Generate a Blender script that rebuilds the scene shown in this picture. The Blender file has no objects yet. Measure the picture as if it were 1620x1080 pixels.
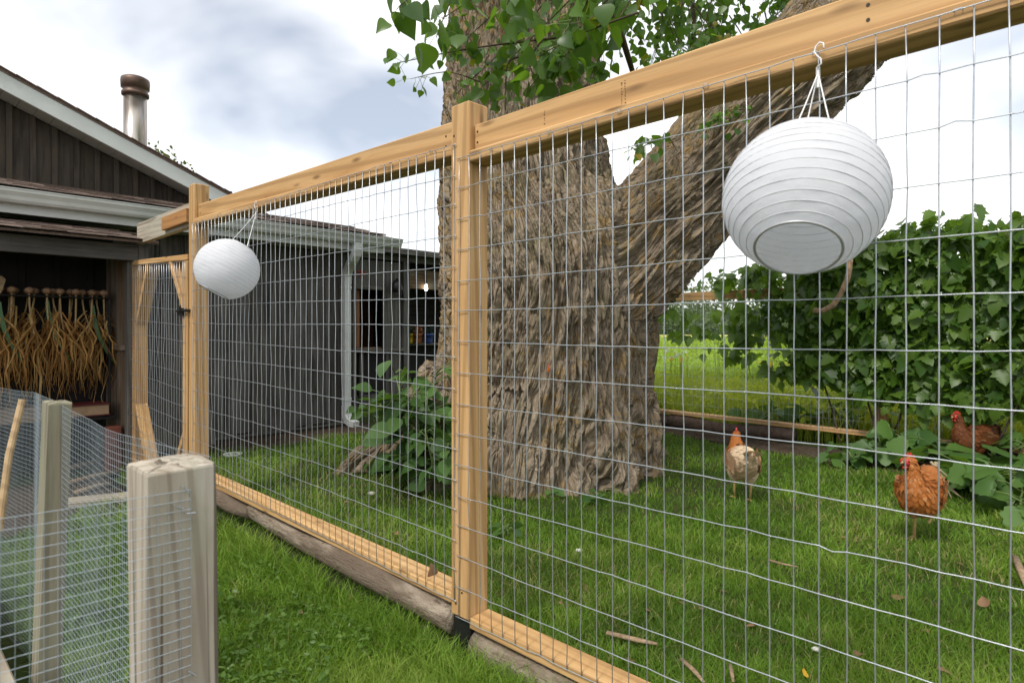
import bpy, bmesh, math, random
import numpy as np
from mathutils import Vector, Matrix, Euler
random.seed(7); RNG = np.random.default_rng(7)
SC = bpy.context.scene
COL = SC.collection
rad = math.radians

# ------------------------------------------------------------------ camera
EYE = 1.08; FPX = 959.0
cam_d = bpy.data.cameras.new('camera'); cam = bpy.data.objects.new('camera', cam_d); COL.objects.link(cam)
cam.location = (0, 0, EYE); cam.rotation_euler = (rad(90), 0, 0)
cam_d.sensor_width = 36.0; cam_d.lens = FPX/1620*36; cam_d.shift_y = -17/1620
cam_d.clip_start = 0.05; cam_d.clip_end = 2000
cam_d.dof.use_dof = True; cam_d.dof.focus_distance = 3.0; cam_d.dof.aperture_fstop = 7.0
SC.camera = cam

# ------------------------------------------------------------------ sky, sun, exposure
SUN_EL, SUN_AZ = rad(52), rad(215)      # azimuth from +Y, clockwise: behind the camera, to the left
world = bpy.data.worlds.new('World'); SC.world = world; world.use_nodes = True
wn, wl = world.node_tree.nodes, world.node_tree.links
wn.clear()
wo = wn.new('ShaderNodeOutputWorld')
sky = wn.new('ShaderNodeTexSky'); sky.sky_type = 'NISHITA'; sky.sun_disc = False
sky.sun_elevation = SUN_EL; sky.sun_rotation = SUN_AZ; sky.dust_density = 1.5
bg1 = wn.new('ShaderNodeBackground'); bg1.inputs[1].default_value = 0.085; wl.new(sky.outputs[0], bg1.inputs[0])
bg2 = wn.new('ShaderNodeBackground'); bg2.inputs[0].default_value = (1.0, 1.0, 1.0, 1); bg2.inputs[1].default_value = 0.95
tc = wn.new('ShaderNodeTexCoord'); mp = wn.new('ShaderNodeMapping')
mp.inputs['Location'].default_value = (5.864337, 7.09851, .844736); mp.inputs['Scale'].default_value = (1.0, 1.0, 2.1); mp.inputs['Rotation'].default_value = (0, rad(18), 0)
nz = wn.new('ShaderNodeTexNoise'); nz.inputs['Scale'].default_value = 1.55; nz.inputs['Detail'].default_value = 4.5
nz.inputs['Roughness'].default_value = 0.5; nz.inputs['Distortion'].default_value = 0.5
rp = wn.new('ShaderNodeValToRGB'); rp.color_ramp.elements[0].position = 0.36; rp.color_ramp.elements[1].position = 0.60
rp.color_ramp.elements[0].color = (.27, .27, .27, 1); rp.color_ramp.elements[1].color = (1, 1, 1, 1)
mx = wn.new('ShaderNodeMixShader')
wl.new(tc.outputs['Generated'], mp.inputs[0]); wl.new(mp.outputs[0], nz.inputs[0]); wl.new(nz.outputs[0], rp.inputs[0])
wl.new(rp.outputs[0], mx.inputs[0]); wl.new(bg1.outputs[0], mx.inputs[1]); wl.new(bg2.outputs[0], mx.inputs[2]); wl.new(mx.outputs[0], wo.inputs[0])

sd = bpy.data.lights.new('sun', 'SUN'); sd.energy = 2.0; sd.angle = rad(12); sd.color = (1.0, 0.95, 0.87)
sun = bpy.data.objects.new('sun', sd); COL.objects.link(sun)
sdir = Vector((math.sin(SUN_AZ)*math.cos(SUN_EL), math.cos(SUN_AZ)*math.cos(SUN_EL), math.sin(SUN_EL)))
sun.rotation_euler = sdir.to_track_quat('Z', 'Y').to_euler(); sun.location = sdir*30
vs = SC.view_settings; vs.view_transform = 'Standard'; vs.look = 'None'; vs.gamma = 1; vs.use_curve_mapping = False; vs.exposure = 0.70
try:
    SC.cycles.max_bounces = 8; SC.cycles.transparent_max_bounces = 8; SC.cycles.use_adaptive_sampling = True
except Exception: pass

# ------------------------------------------------------------------ frames of reference
# the main fence runs from far left to near right; f(s, p, z): s along it (towards the right), p behind it
TH = math.atan(1005/FPX)
P0 = Vector((-0.1735, 2.0216, 0)); E = Vector((math.sin(TH), -math.cos(TH), 0)); G = Vector((math.cos(TH), math.sin(TH), 0))
MF = Matrix.Translation(P0) @ Matrix.Rotation(math.atan2(E.y, E.x), 4, 'Z')
def F(s, p, z): return P0 + E*s + G*p + Vector((0, 0, z))
def at(px, py, Y): return Vector(((px-810)/FPX*Y, Y, EYE-(py-523)/FPX*Y))
def gnd(px, py, z=0.0):
    Y = (EYE-z)*FPX/(py-523); return Vector(((px-810)/FPX*Y, Y, z))

# ------------------------------------------------------------------ object helpers
W = {}
def link(name, data, parent=None, M=None):
    o = bpy.data.objects.new(name, data); COL.objects.link(o)
    M = M if M is not None else Matrix.Identity(4)
    W[o.name] = M
    if parent is not None:
        o.parent = parent; o.matrix_basis = W[parent.name].inverted() @ M
    else: o.matrix_basis = M
    return o
def tag(o, label=None, cat=None, group=None, kind=None):
    if label: o['label'] = label
    if cat: o['category'] = cat
    if group: o['group'] = group
    if kind: o['kind'] = kind
    return o
def thing(name, loc, label, cat, group=None, rz=0.0):
    M = Matrix.Translation(Vector(loc)) @ Matrix.Rotation(rz, 4, 'Z')
    o = link(name, None, None, M); o.empty_display_size = 0.1
    return tag(o, label, cat, group)
def setmat(me, m, smooth=False):
    if m is not None:
        me.materials.clear(); me.materials.append(m)
    if smooth and len(me.polygons): me.polygons.foreach_set('use_smooth', [True]*len(me.polygons))
    me.update(); return me
class MB:
    def __init__(s): s.v = []; s.f = []
    def box(s, c, size, R=None):
        c = Vector(c); n = len(s.v); h = [x/2 for x in size]
        for dx in (-1, 1):
            for dy in (-1, 1):
                for dz in (-1, 1):
                    d = Vector((dx*h[0], dy*h[1], dz*h[2]))
                    if R is not None: d = R @ d
                    s.v.append(tuple(c+d))
        for q in ((0,1,3,2),(4,6,7,5),(0,4,5,1),(2,3,7,6),(0,2,6,4),(1,5,7,3)): s.f.append(tuple(n+i for i in q))
        return s
    def tube(s, pts, r, sides=6, caps=True, flat=1.0):
        pts = [Vector(p) for p in pts]; n0 = len(s.v); k = len(pts)
        rs = r if hasattr(r, '__len__') else [r]*k
        prev = None
        for i, p in enumerate(pts):
            t = (pts[min(i+1, k-1)]-pts[max(i-1, 0)])
            t = t.normalized() if t.length > 1e-9 else Vector((0, 0, 1))
            if prev is None:
                a = Vector((0, 0, 1)) if abs(t.z) < .9 else Vector((1, 0, 0))
                u = t.cross(a).normalized()
            else: u = (prev - t*prev.dot(t)).normalized()
            prev = u; w = t.cross(u)
            for j in range(sides):
                A = 2*math.pi*j/sides
                s.v.append(tuple(p + u*(math.cos(A)*rs[i]) + w*(math.sin(A)*rs[i]*flat)))
        for i in range(k-1):
            for j in range(sides):
                a = n0+i*sides+j; b = n0+i*sides+(j+1) % sides
                s.f.append((a, b, b+sides, a+sides))
        if caps:
            s.f.append(tuple(n0+j for j in reversed(range(sides)))); s.f.append(tuple(n0+(k-1)*sides+j for j in range(sides)))
        return s
    def rings(s, rr, cap=True):
        n0 = len(s.v); m = len(rr[0])
        for r in rr:
            for p in r: s.v.append(tuple(p))
        for i in range(len(rr)-1):
            for j in range(m):
                a = n0+i*m+j; b = n0+i*m+(j+1) % m
                s.f.append((a, b, b+m, a+m))
        if cap:
            s.f.append(tuple(n0+j for j in reversed(range(m)))); s.f.append(tuple(n0+(len(rr)-1)*m+j for j in range(m)))
        return s
    def poly(s, pts):
        n = len(s.v); s.v += [tuple(p) for p in pts]; s.f.append(tuple(range(n, n+len(pts)))); return s
    def mesh(s, name, m=None, smooth=False):
        me = bpy.data.meshes.new(name); me.from_pydata(s.v, [], s.f); return setmat(me, m, smooth)
    def build(s, name, m, parent=None, M=None, smooth=False):
        return link(name, s.mesh(name, m, smooth), parent, M)
def np_mesh(name, v, f, m, smooth=False, attrs=None):
    """v (n,3), f list of (k,3) / (k,4) index arrays"""
    me = bpy.data.meshes.new(name)
    v = np.asarray(v, dtype=np.float32); me.vertices.add(len(v)); me.vertices.foreach_set('co', v.ravel())
    loops = np.concatenate([a.ravel() for a in f]).astype(np.int32)
    tot = np.concatenate([np.full(len(a), a.shape[1], dtype=np.int32) for a in f])
    start = np.concatenate([[0], np.cumsum(tot)[:-1]]).astype(np.int32)
    me.loops.add(len(loops)); me.loops.foreach_set('vertex_index', loops)
    me.polygons.add(len(tot)); me.polygons.foreach_set('loop_start', start); me.polygons.foreach_set('loop_total', tot)
    if smooth: me.polygons.foreach_set('use_smooth', np.ones(len(tot), dtype=bool))
    for k, a in (attrs or {}).items():
        a = np.asarray(a, dtype=np.float32)
        if a.ndim == 1:
            at_ = me.attributes.new(k, 'FLOAT', 'POINT'); at_.data.foreach_set('value', a)
        else:
            at_ = me.attributes.new(k, 'FLOAT_VECTOR', 'POINT'); at_.data.foreach_set('vector', a.ravel())
    me.materials.append(m); me.update(calc_edges=True); me.validate()
    return me
def beam(name, A, B, wid, hgt, m, parent=None, bevel=0.003, up=Vector((0, 0, 1)), label=None):
    """board from A to B (centre line); wid across, hgt along up; local X is the grain"""
    A, B = Vector(A), Vector(B); x = (B-A); L = x.length; x.normalize()
    y = up.cross(x).normalized(); z = x.cross(y)
    M = Matrix((( x.x, y.x, z.x, 0), (x.y, y.y, z.y, 0), (x.z, y.z, z.z, 0), (0, 0, 0, 1)))
    M = Matrix.Translation((A+B)/2) @ M
    me = box_mesh(name, (L, wid, hgt), bevel, m)
    o = link(name, me, parent, M)
    if label: o['label'] = label
    return o
_bc = {}
def box_mesh(name, size, bevel, m):
    key = (tuple(round(x, 4) for x in size), bevel, m.name)
    if key in _bc: return _bc[key]
    bm = bmesh.new(); bmesh.ops.create_cube(bm, size=1.0)
    bmesh.ops.scale(bm, vec=size, verts=bm.verts)
    if bevel: bmesh.ops.bevel(bm, geom=list(bm.edges), offset=bevel, segments=1, affect='EDGES', profile=.5)
    me = bpy.data.meshes.new(name); bm.to_mesh(me); bm.free(); setmat(me, m)
    _bc[key] = me
    return me
def fbox(name, s0, s1, p0, p1, z0, z1, m, parent, bevel=0.003, grain='s', label=None):
    """axis-aligned box in the fence frame; grain = direction of the wood grain"""
    c = F((s0+s1)/2, (p0+p1)/2, (z0+z1)/2)
    d = {'s': (s1-s0, p1-p0, z1-z0), 'p': (p1-p0, s1-s0, z1-z0), 'z': (z1-z0, p1-p0, s1-s0)}[grain]
    ax = {'s': (E, G, Vector((0,0,1))), 'p': (G, -E, Vector((0,0,1))), 'z': (Vector((0,0,1)), G, -E)}[grain]
    M = Matrix.Translation(c) @ Matrix([[ax[j][i] for j in range(3)] + [0] for i in range(3)] + [[0,0,0,1]])
    o = link(name, box_mesh(name, tuple(abs(x) for x in d), bevel, m), parent, M)
    if label: o['label'] = label
    return o
def fmesh(mb, name, m, parent, smooth=False):
    """mesh whose vertices are fence-frame coordinates"""
    return mb.build(name, m, parent, MF, smooth)

# ------------------------------------------------------------------ numpy noise
def _h(ix, iy, iz, k):
    n = (ix.astype(np.int64)*73856093) ^ (iy.astype(np.int64)*19349663) ^ (iz.astype(np.int64)*83492791) ^ np.int64(k*2654435761 & 0x7fffffff)
    n = (n ^ (n >> 13)) * np.int64(1274126177); n = n & 0x7fffffff
    n = (n ^ (n >> 16)) * np.int64(668265263); n = n & 0x7fffffff
    return (n & 0xffff)/65535.0
def vnoise(p, k=0):
    i = np.floor(p).astype(np.int64); f = p-i; f = f*f*(3-2*f); r = 0
    for dx in (0, 1):
        for dy in (0, 1):
            for dz in (0, 1):
                w = (f[:,0] if dx else 1-f[:,0])*(f[:,1] if dy else 1-f[:,1])*(f[:,2] if dz else 1-f[:,2])
                r = r + w*_h(i[:,0]+dx, i[:,1]+dy, i[:,2]+dz, k)
    return r
def fbm(p, o=4, k=0):
    r = 0; a = .5; t = 0
    for j in range(o): r = r + a*vnoise(p*(2**j), k+j*7); t += a; a *= .5
    return r/t
def voro(p, k=0):
    i = np.floor(p).astype(np.int64); d1 = np.full(len(p), 9.); d2 = np.full(len(p), 9.); cid = np.zeros(len(p))
    for dx in (-1, 0, 1):
        for dy in (-1, 0, 1):
            for dz in (-1, 0, 1):
                c = i+np.array([dx, dy, dz])
                q = np.stack([c[:,j]+_h(c[:,0], c[:,1], c[:,2], k+j+1) for j in range(3)], 1)
                d = np.sqrt(((q-p)**2).sum(1)); h = _h(c[:,0], c[:,1], c[:,2], k+9)
                near = d < d1
                d2 = np.where(near, d1, np.minimum(d2, d)); cid = np.where(near, h, cid); d1 = np.where(near, d, d1)
    return d1, d2, cid
def sstep(a, b, x): t = np.clip((x-a)/(b-a), 0, 1); return t*t*(3-2*t)

# ------------------------------------------------------------------ materials
class NT:
    def __init__(s, name):
        s.m = bpy.data.materials.new(name); s.m.use_nodes = True; s.t = s.m.node_tree; s.t.nodes.clear()
        s.out = s.n('ShaderNodeOutputMaterial')
    def n(s, ty, ins=None, **at_):
        nd = s.t.nodes.new(ty)
        for k, v in at_.items(): setattr(nd, k, v)
        for k, v in (ins or {}).items(): s.set(nd, k, v)
        return nd
    def set(s, nd, k, v):
        if hasattr(v, 'is_linked') or hasattr(v, 'links'): s.t.links.new(v, nd.inputs[k])
        else: nd.inputs[k].default_value = v
    def math(s, op, a, b=0.0, c=0.0, clamp=False):
        nd = s.n('ShaderNodeMath', {0: a, 1: b, 2: c}, operation=op, use_clamp=clamp); return nd.outputs[0]
    def mix(s, f, a, b, blend='MIX'):
        nd = s.n('ShaderNodeMix', data_type='RGBA', blend_type=blend); nd.clamp_factor = True
        for k, v in ((0, f), (6, a), (7, b)):
            if hasattr(v, 'links'): s.t.links.new(v, nd.inputs[k])
            else: nd.inputs[k].default_value = (v if k == 0 or len(v) == 4 else (*v, 1))
        return nd.outputs[2]
    def ramp(s, f, pts):
        nd = s.n('ShaderNodeValToRGB', {0: f}); cr = nd.color_ramp
        while len(cr.elements) < len(pts): cr.elements.new(.5)
        for e, (p, c) in zip(cr.elements, pts):
            e.position = p; e.color = (c, c, c, 1) if not hasattr(c, '__len__') else (*c[:3], 1)
        return nd.outputs[0]
    def coord(s, scale=(1,1,1), rnd=True, kind='Object'):
        t = s.n('ShaderNodeTexCoord').outputs[kind]
        if rnd:
            r = s.n('ShaderNodeObjectInfo').outputs['Random']
            o = s.n('ShaderNodeCombineXYZ', {0: s.math('MULTIPLY', r, 37.0), 1: s.math('MULTIPLY', r, 19.0), 2: s.math('MULTIPLY', r, 11.0)}).outputs[0]
            t = s.n('ShaderNodeVectorMath', {0: t, 1: o}, operation='ADD').outputs[0]
        return s.n('ShaderNodeVectorMath', {0: t, 1: scale}, operation='MULTIPLY').outputs[0]
    def noise(s, v, sc, det=4, ro=.55, dist=0.0):
        return s.n('ShaderNodeTexNoise', {'Vector': v, 'Scale': sc, 'Detail': det, 'Roughness': ro, 'Distortion': dist}).outputs[0]
    def bsdf(s, col, rough=.6, metal=0.0, bump=None, bstr=.3, bdist=.01, spec=.5, trans=None, extra=None):
        b = s.n('ShaderNodeBsdfPrincipled')
        s.set(b, 'Base Color', col if hasattr(col, 'links') else (*col[:3], 1)); s.set(b, 'Roughness', rough); s.set(b, 'Metallic', metal)
        s.set(b, 'Specular IOR Level', spec)
        if bump is not None:
            bp = s.n('ShaderNodeBump', {'Height': bump, 'Strength': bstr, 'Distance': bdist}); s.t.links.new(bp.outputs[0], b.inputs['Normal'])
        o = b.outputs[0]
        if trans:
            tr = s.n('ShaderNodeBsdfTranslucent'); s.set(tr, 'Color', trans[1] if hasattr(trans[1], 'links') else (*trans[1][:3], 1))
            o = s.n('ShaderNodeMixShader', {0: trans[0], 1: o, 2: tr.outputs[0]}).outputs[0]
        s.t.links.new(o, s.out.inputs[0]); return s.m
    def attr(s, name, out='Fac'): return s.n('ShaderNodeAttribute', attribute_name=name).outputs[out]

def wood(name, c1, c2, c3, rough=.65, knots=.8, grain=1.0, vary=.18, weather=None, rings=None, dist=7.0, cracks=0.0):
    s = NT(name)
    v = s.coord((1, 1, 1))
    a = s.n('ShaderNodeVectorMath', {0: v, 1: (1.1, 13, 13)}, operation='MULTIPLY').outputs[0]
    b = s.n('ShaderNodeVectorMath', {0: v, 1: (5, 150, 150)}, operation='MULTIPLY').outputs[0]
    n1 = s.noise(a, 1.0, 5, .6, .8); n2 = s.noise(b, 1.0, 3, .6)
    col = s.ramp(n1, [(.28, c1), (.5, c2), (.72, c3)])
    # growth-ring streaks
    wv = s.n('ShaderNodeTexWave', {'Vector': s.n('ShaderNodeVectorMath', {0: v, 1: (.35, 9, 9)}, operation='MULTIPLY').outputs[0], 'Scale': 1.6 if rings is None else rings, 'Distortion': dist, 'Detail': 2.0, 'Detail Scale': .7}, wave_type='BANDS', bands_direction='DIAGONAL').outputs[1]
    col = s.mix(s.math('MULTIPLY', s.ramp(wv, [(.55, 0.), (.9, 1.)]), .45*grain), col, tuple(x*.68 for x in c1))
    col = s.mix(s.math('MULTIPLY', s.ramp(n2, [(.45, 0.), (.7, 1.)]), .35*grain), col, tuple(x*.72 for x in c2))
    vo = s.n('ShaderNodeTexVoronoi', {'Vector': s.n('ShaderNodeVectorMath', {0: v, 1: (3.2, 12, 12)}, operation='MULTIPLY').outputs[0], 'Scale': 1.0, 'Randomness': 1.0}).outputs[0]
    kn = s.ramp(vo, [(.05, 1.), (.15, 0.)])
    col = s.mix(s.math('MULTIPLY', kn, knots), col, tuple(x*.42 for x in c1))
    if weather:
        w = s.noise(s.n('ShaderNodeVectorMath', {0: v, 1: (2, 5, 5)}, operation='MULTIPLY').outputs[0], 1.0, 5, .65)
        col = s.mix(s.ramp(w, [(.42, 0.), (.68, 1.)]), col, weather)
    r = s.n('ShaderNodeObjectInfo').outputs['Random']
    col = s.mix(s.math('MULTIPLY', r, vary), col, tuple(x*.45 for x in c1))
    bh = s.math('ADD', s.math('MULTIPLY', n2, .5), s.math('MULTIPLY', wv, .5))
    if cracks:
        ck = s.ramp(s.noise(s.n('ShaderNodeVectorMath', {0: v, 1: (1.3, 34, 34)}, operation='MULTIPLY').outputs[0], 1.0, 2, .5, .5), [(.58, 0.), (.66, 1.)])
        col = s.mix(s.math('MULTIPLY', ck, cracks), col, tuple(x*.33 for x in c1)); bh = s.math('SUBTRACT', bh, s.math('MULTIPLY', ck, 1.6))
    return s.bsdf(col, rough, bump=bh, bstr=min(.4, .35*grain), bdist=.0025, spec=.35)
def plain(name, col, rough=.6, metal=0., var=.25, sc=12, bstr=.15, spec=.4, dirt=None):
    s = NT(name); v = s.coord(); n = s.noise(v, sc, 5, .6)
    c = s.mix(s.ramp(n, [(.3, 0.), (.7, 1.)]), tuple(x*(1-var) for x in col), tuple(min(1, x*(1+var*.5)) for x in col))
    if dirt:
        d = s.noise(v, sc*.35, 6, .7); c = s.mix(s.ramp(d, [(.52, 0.), (.7, .8)]), c, dirt)
    return s.bsdf(c, rough, metal, bump=n, bstr=bstr, bdist=.004, spec=spec)
def leafmat(name, c1, c2, trans=.35, rough=.45, spec=.4, yel=None):
    s = NT(name); v = s.coord(rnd=False)
    t = s.attr('tint'); r = s.n('ShaderNodeObjectInfo').outputs['Random']
    f = s.math('FRACT', s.math('ADD', t, r))
    c = s.mix(f, c1, c2)
    if yel: c = s.mix(s.math('GREATER_THAN', f, .965), c, yel)
    n = s.noise(v, 40, 2); c = s.mix(s.math('MULTIPLY', n, .35), c, tuple(x*.6 for x in c1))
    tc_ = s.mix(.5, c, tuple(min(1, x*2.2) for x in (c2[0]*1.3, c2[1]*1.25, c2[2]*.4)))
    return s.bsdf(c, rough, spec=spec, trans=(trans, tc_), bump=n, bstr=.1, bdist=.003)

M_NEW = wood('new_lumber', (.43, .235, .088), (.55, .335, .145), (.61, .40, .195), vary=.12, grain=1.35, knots=.9)
M_NEWO = wood('orange_lumber', (.36, .17, .06), (.43, .22, .08), (.48, .27, .11), vary=.10)
M_GREY = wood('weathered_lumber', (.27, .21, .15), (.42, .36, .28), (.52, .46, .37), knots=.5, grain=1.6, weather=(.38, .37, .30), vary=.15, rough=.85, cracks=.5)
def m_near():
    s = NT('weathered_post_lumber'); v = s.coord((1, 1, 1))
    sc = lambda a: s.n('ShaderNodeVectorMath', {0: v, 1: a}, operation='MULTIPLY').outputs[0]
    n1 = s.noise(sc((2.2, 9, 9)), 1.0, 5, .6); n2 = s.noise(sc((6, 170, 170)), 1.0, 3, .6)
    c = s.ramp(n1, [(.3, (.30, .255, .195)), (.5, (.40, .36, .295)), (.72, (.47, .435, .37))])
    wv = s.n('ShaderNodeTexWave', {'Vector': sc((.5, 9, 9)), 'Scale': 2.6, 'Distortion': 5.0, 'Detail': 2.5, 'Detail Scale': .6}, wave_type='BANDS', bands_direction='DIAGONAL').outputs[1]
    c = s.mix(s.math('MULTIPLY', s.ramp(wv, [(.80, 0.), (.95, 1.)]), .5), c, (.17, .13, .095))
    ck = s.ramp(s.noise(sc((1.0, 60, 60)), 1.0, 2, .5, .6), [(.61, 0.), (.66, 1.)])
    c = s.mix(s.math('MULTIPLY', ck, .85), c, (.075, .055, .04))
    c = s.mix(s.math('MULTIPLY', s.ramp(n2, [(.45, 0.), (.7, 1.)]), .35), c, (.24, .20, .155))
    g = s.noise(sc((3, 6, 6)), 1.3, 4, .6); c = s.mix(s.ramp(g, [(.55, 0.), (.72, .45)]), c, (.27, .27, .17))
    return s.bsdf(c, .9, bump=s.math('SUBTRACT', s.math('MULTIPLY', n2, .5), ck), bstr=.6, bdist=.002, spec=.2)
M_NEAR = m_near()
M_MOSSY = wood('mossy_post_lumber', (.13, .11, .075), (.25, .22, .155), (.34, .31, .23), knots=.3, grain=1.4, weather=(.24, .235, .165), vary=.1, rough=.9, cracks=.6)
M_DARK = wood('dark_brown_boards', (.026, .020, .015), (.052, .041, .033), (.070, .058, .049), knots=.25, grain=.8, vary=.35, rough=.75, weather=(.085, .064, .042), cracks=.4)
M_DARKG = wood('dark_grey_boards', (.055, .051, .046), (.102, .096, .088), (.14, .132, .121), knots=.3, grain=1.0, vary=.35, rough=.8, weather=(.16, .15, .137), cracks=.7)
M_GREYW = wood('grey_trim_boards', (.07, .065, .058), (.12, .112, .10), (.16, .15, .135), knots=.3, grain=1.0, vary=.3, rough=.8)
M_OLDB = wood('old_brown_post', (.10, .058, .03), (.18, .115, .065), (.26, .19, .125), knots=.4, grain=1.2, vary=.2, rough=.8, weather=(.27, .23, .18), cracks=.5)
M_BLACK = plain('black_paint', (.012, .012, .012), .5)
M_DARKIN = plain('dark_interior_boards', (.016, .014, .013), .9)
M_FASCIA = plain('pale_grey_green_trim', (.62, .65, .635), .45, var=.08, sc=4, dirt=(.42, .44, .40))
M_GUTTER = plain('pale_gutter', (.58, .61, .58), .4, var=.10, sc=5, dirt=(.36, .37, .31))
M_SOFFIT = plain('soffit', (.40, .41, .38), .6, var=.1)
M_GALV = plain('galvanised_wire', (.50, .53, .56), .38, .75, var=.15, sc=60, bstr=0)
M_CLOTH = plain('hardware_cloth', (.42, .48, .52), .45, .6, var=.15, sc=60, bstr=0)
def m_chimney():
    s = NT('stainless_pipe'); v = s.coord((6, 6, .6)); n = s.noise(v, 2.2, 4, .6)
    c = s.ramp(n, [(.3, (.16, .11, .075)), (.55, (.42, .38, .34)), (.8, (.58, .56, .53))])
    return s.bsdf(c, .28, .9, bump=n, bstr=.05)
M_CHIM = m_chimney()
M_COPPER = plain('rusty_cap', (.13, .085, .065), .5, .6, var=.4, sc=9)
def m_shingle():
    s = NT('asphalt_shingle'); v = s.coord(); n = s.noise(v, 160, 3, .7); n2 = s.noise(v, 9, 4, .6)
    c = s.ramp(n, [(.3, (.07, .045, .034)), (.5, (.15, .105, .083)), (.75, (.30, .235, .20))])
    c = s.mix(s.ramp(n2, [(.5, 0.), (.7, .7)]), c, (.06, .045, .038))
    r = s.n('ShaderNodeObjectInfo').outputs['Random']; c = s.mix(s.math('MULTIPLY', r, .5), c, (.055, .036, .03))
    return s.bsdf(c, .95, bump=n, bstr=.6, bdist=.004)
M_SHING = m_shingle()
M_GRASS = None

# ================================================================== SETTING
BO = Vector((1.54, 7.02, 0)); BD = Vector((.69, -.7238, 0)).normalized(); BN = Vector((-BD.y*-1, 0, 0))
BN = Vector((BD.y, -BD.x, 0))                       # towards the camera
def B(w, d, z): return BO + BD*w + BN*d + Vector((0, 0, z))
def behind_back(x, y):                              # > 0 beyond the back fence
    return -((x-BO.x)*BN.x + (y-BO.y)*BN.y)

def m_ground():
    s = NT('ground_soil_and_turf'); v = s.n('ShaderNodeTexCoord').outputs['Object']
    n = s.noise(v, 2.5, 6, .65); n2 = s.noise(v, 45, 4, .7)
    soil = s.ramp(n2, [(.3, (.028, .021, .013)), (.6, (.065, .05, .03)), (.8, (.11, .085, .055))])
    turf = s.ramp(n2, [(.3, (.022, .042, .008)), (.65, (.05, .085, .018)), (.85, (.09, .10, .035))])
    c = s.mix(s.ramp(n, [(.40, 1.), (.62, .25)]), soil, turf)
    # crop beyond the back fence
    d = s.n('ShaderNodeVectorMath', {0: v, 1: (-BN.x, -BN.y, 0)}, operation='DOT_PRODUCT').outputs[1]
    d0 = -(BO.x*BN.x + BO.y*BN.y)
    far = s.math('GREATER_THAN', d, d0+.4)
    n3 = s.noise(v, 3.0, 6, .75)
    crop = s.ramp(n3, [(.32, (.045, .085, .012)), (.5, (.12, .20, .035)), (.7, (.20, .29, .06))])
    c = s.mix(far, c, crop)
    return s.bsdf(c, .95, bump=n2, bstr=.5, bdist=.02, spec=.1)
M_GROUND = m_ground()
g = MB(); g.poly([(-700, -60, 0), (700, -60, 0), (700, 1500, 0), (-700, 1500, 0)])
tag(g.build('ground', M_GROUND), kind='structure')
s = NT('ripe_wheat'); v = s.coord(rnd=False); n = s.noise(v, .35, 5, .7)
M_WHEAT = s.bsdf(s.ramp(n, [(.3, (.34, .34, .09)), (.7, (.55, .50, .17))]), .95, spec=.1)
g = MB(); g.poly([(-40, 62, .05), (160, 62, .05), (230, 150, .05), (-40, 150, .05)])
tag(g.build('wheat_field', M_WHEAT), kind='structure')
s = NT('garden_soil'); v = s.coord(rnd=False); n = s.noise(v, 30, 6, .7); n2 = s.noise(v, 5, 3)
M_SOIL = s.bsdf(s.mix(s.ramp(n2, [(.4, 0.), (.65, .6)]), s.ramp(n, [(.3, (.03, .021, .014)), (.55, (.075, .053, .036)), (.8, (.16, .125, .09))]), (.10, .08, .06)), .95, bump=n, bstr=1., bdist=.03, spec=.1)
def patch(name, pts, z, amp=.02, n=26):
    """soil patch with a wavy rim and a lumpy top"""
    c = sum((Vector(p).to_2d() for p in pts), Vector((0, 0)))/len(pts); mb = MB(); rim = []
    k = len(pts)
    for i in range(k):
        a, b = Vector(pts[i]).to_2d(), Vector(pts[(i+1) % k]).to_2d()
        for j in range(n//2):
            t = j/(n//2); q = a.lerp(b, t); rim.append(q + (q-c).normalized()*random.uniform(-.05, .05))
    rr = []
    for f_, hz in ((1., 0), (.93, .7), (.7, 1), (.4, 1), (.06, 1)):
        rr.append([(c.x+(q.x-c.x)*f_, c.y+(q.y-c.y)*f_, z+hz*amp*random.uniform(.2, 1.)) for q in rim])
    mb.rings(rr, cap=True)
    return tag(mb.build(name, M_SOIL, smooth=True), kind='structure')
patch('soil_bed', [F(-4.6, -.3, 0), F(-4.6, 2.6, 0), F(-4.0, 2.3, 0), F(-3.75, -.2, 0)], .004)
patch('soil_bed', [B(.0, .1, 0), B(5.2, .1, 0), B(5.2, .75, 0), B(2.2, .62, 0), B(.0, .40, 0)], .004, .03)
patch('soil_bed', [F(-3.8, -2.6, 0), F(-3.8, -.1, 0), F(-2.55, -.3, 0), F(-2.6, -2.6, 0)], .004, .02)
patch('soil_bed', [F(1.5, -1.35, 0), F(-1.6, -1.14, 0), F(-1.6, -2.4, 0), F(1.5, -2.4, 0)], .004, .03)

# ================================================================== MAIN FENCE
fence = thing('wire_fence', F(0, .04, 0), 'tall new lumber fence with welded wire panels between square posts', 'fence')
def zl(s): return .024*(-s)        # the left bay climbs a little
def post(s, zt, zb, p0=0.0):
    return fbox('post', s-.0445, s+.0445, p0, p0+.089, zb, zt, M_NEW, fence, .004, 'z')
post(-.0015, 1.838, .125); post(-2.5, 1.985, .02); post(2.47, 1.84, .12)
fbox('post_base', -.043, .040, .005, .084, -.06, .125, M_BLACK, fence, .006, 'z', label='black painted foot of the post')
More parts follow.
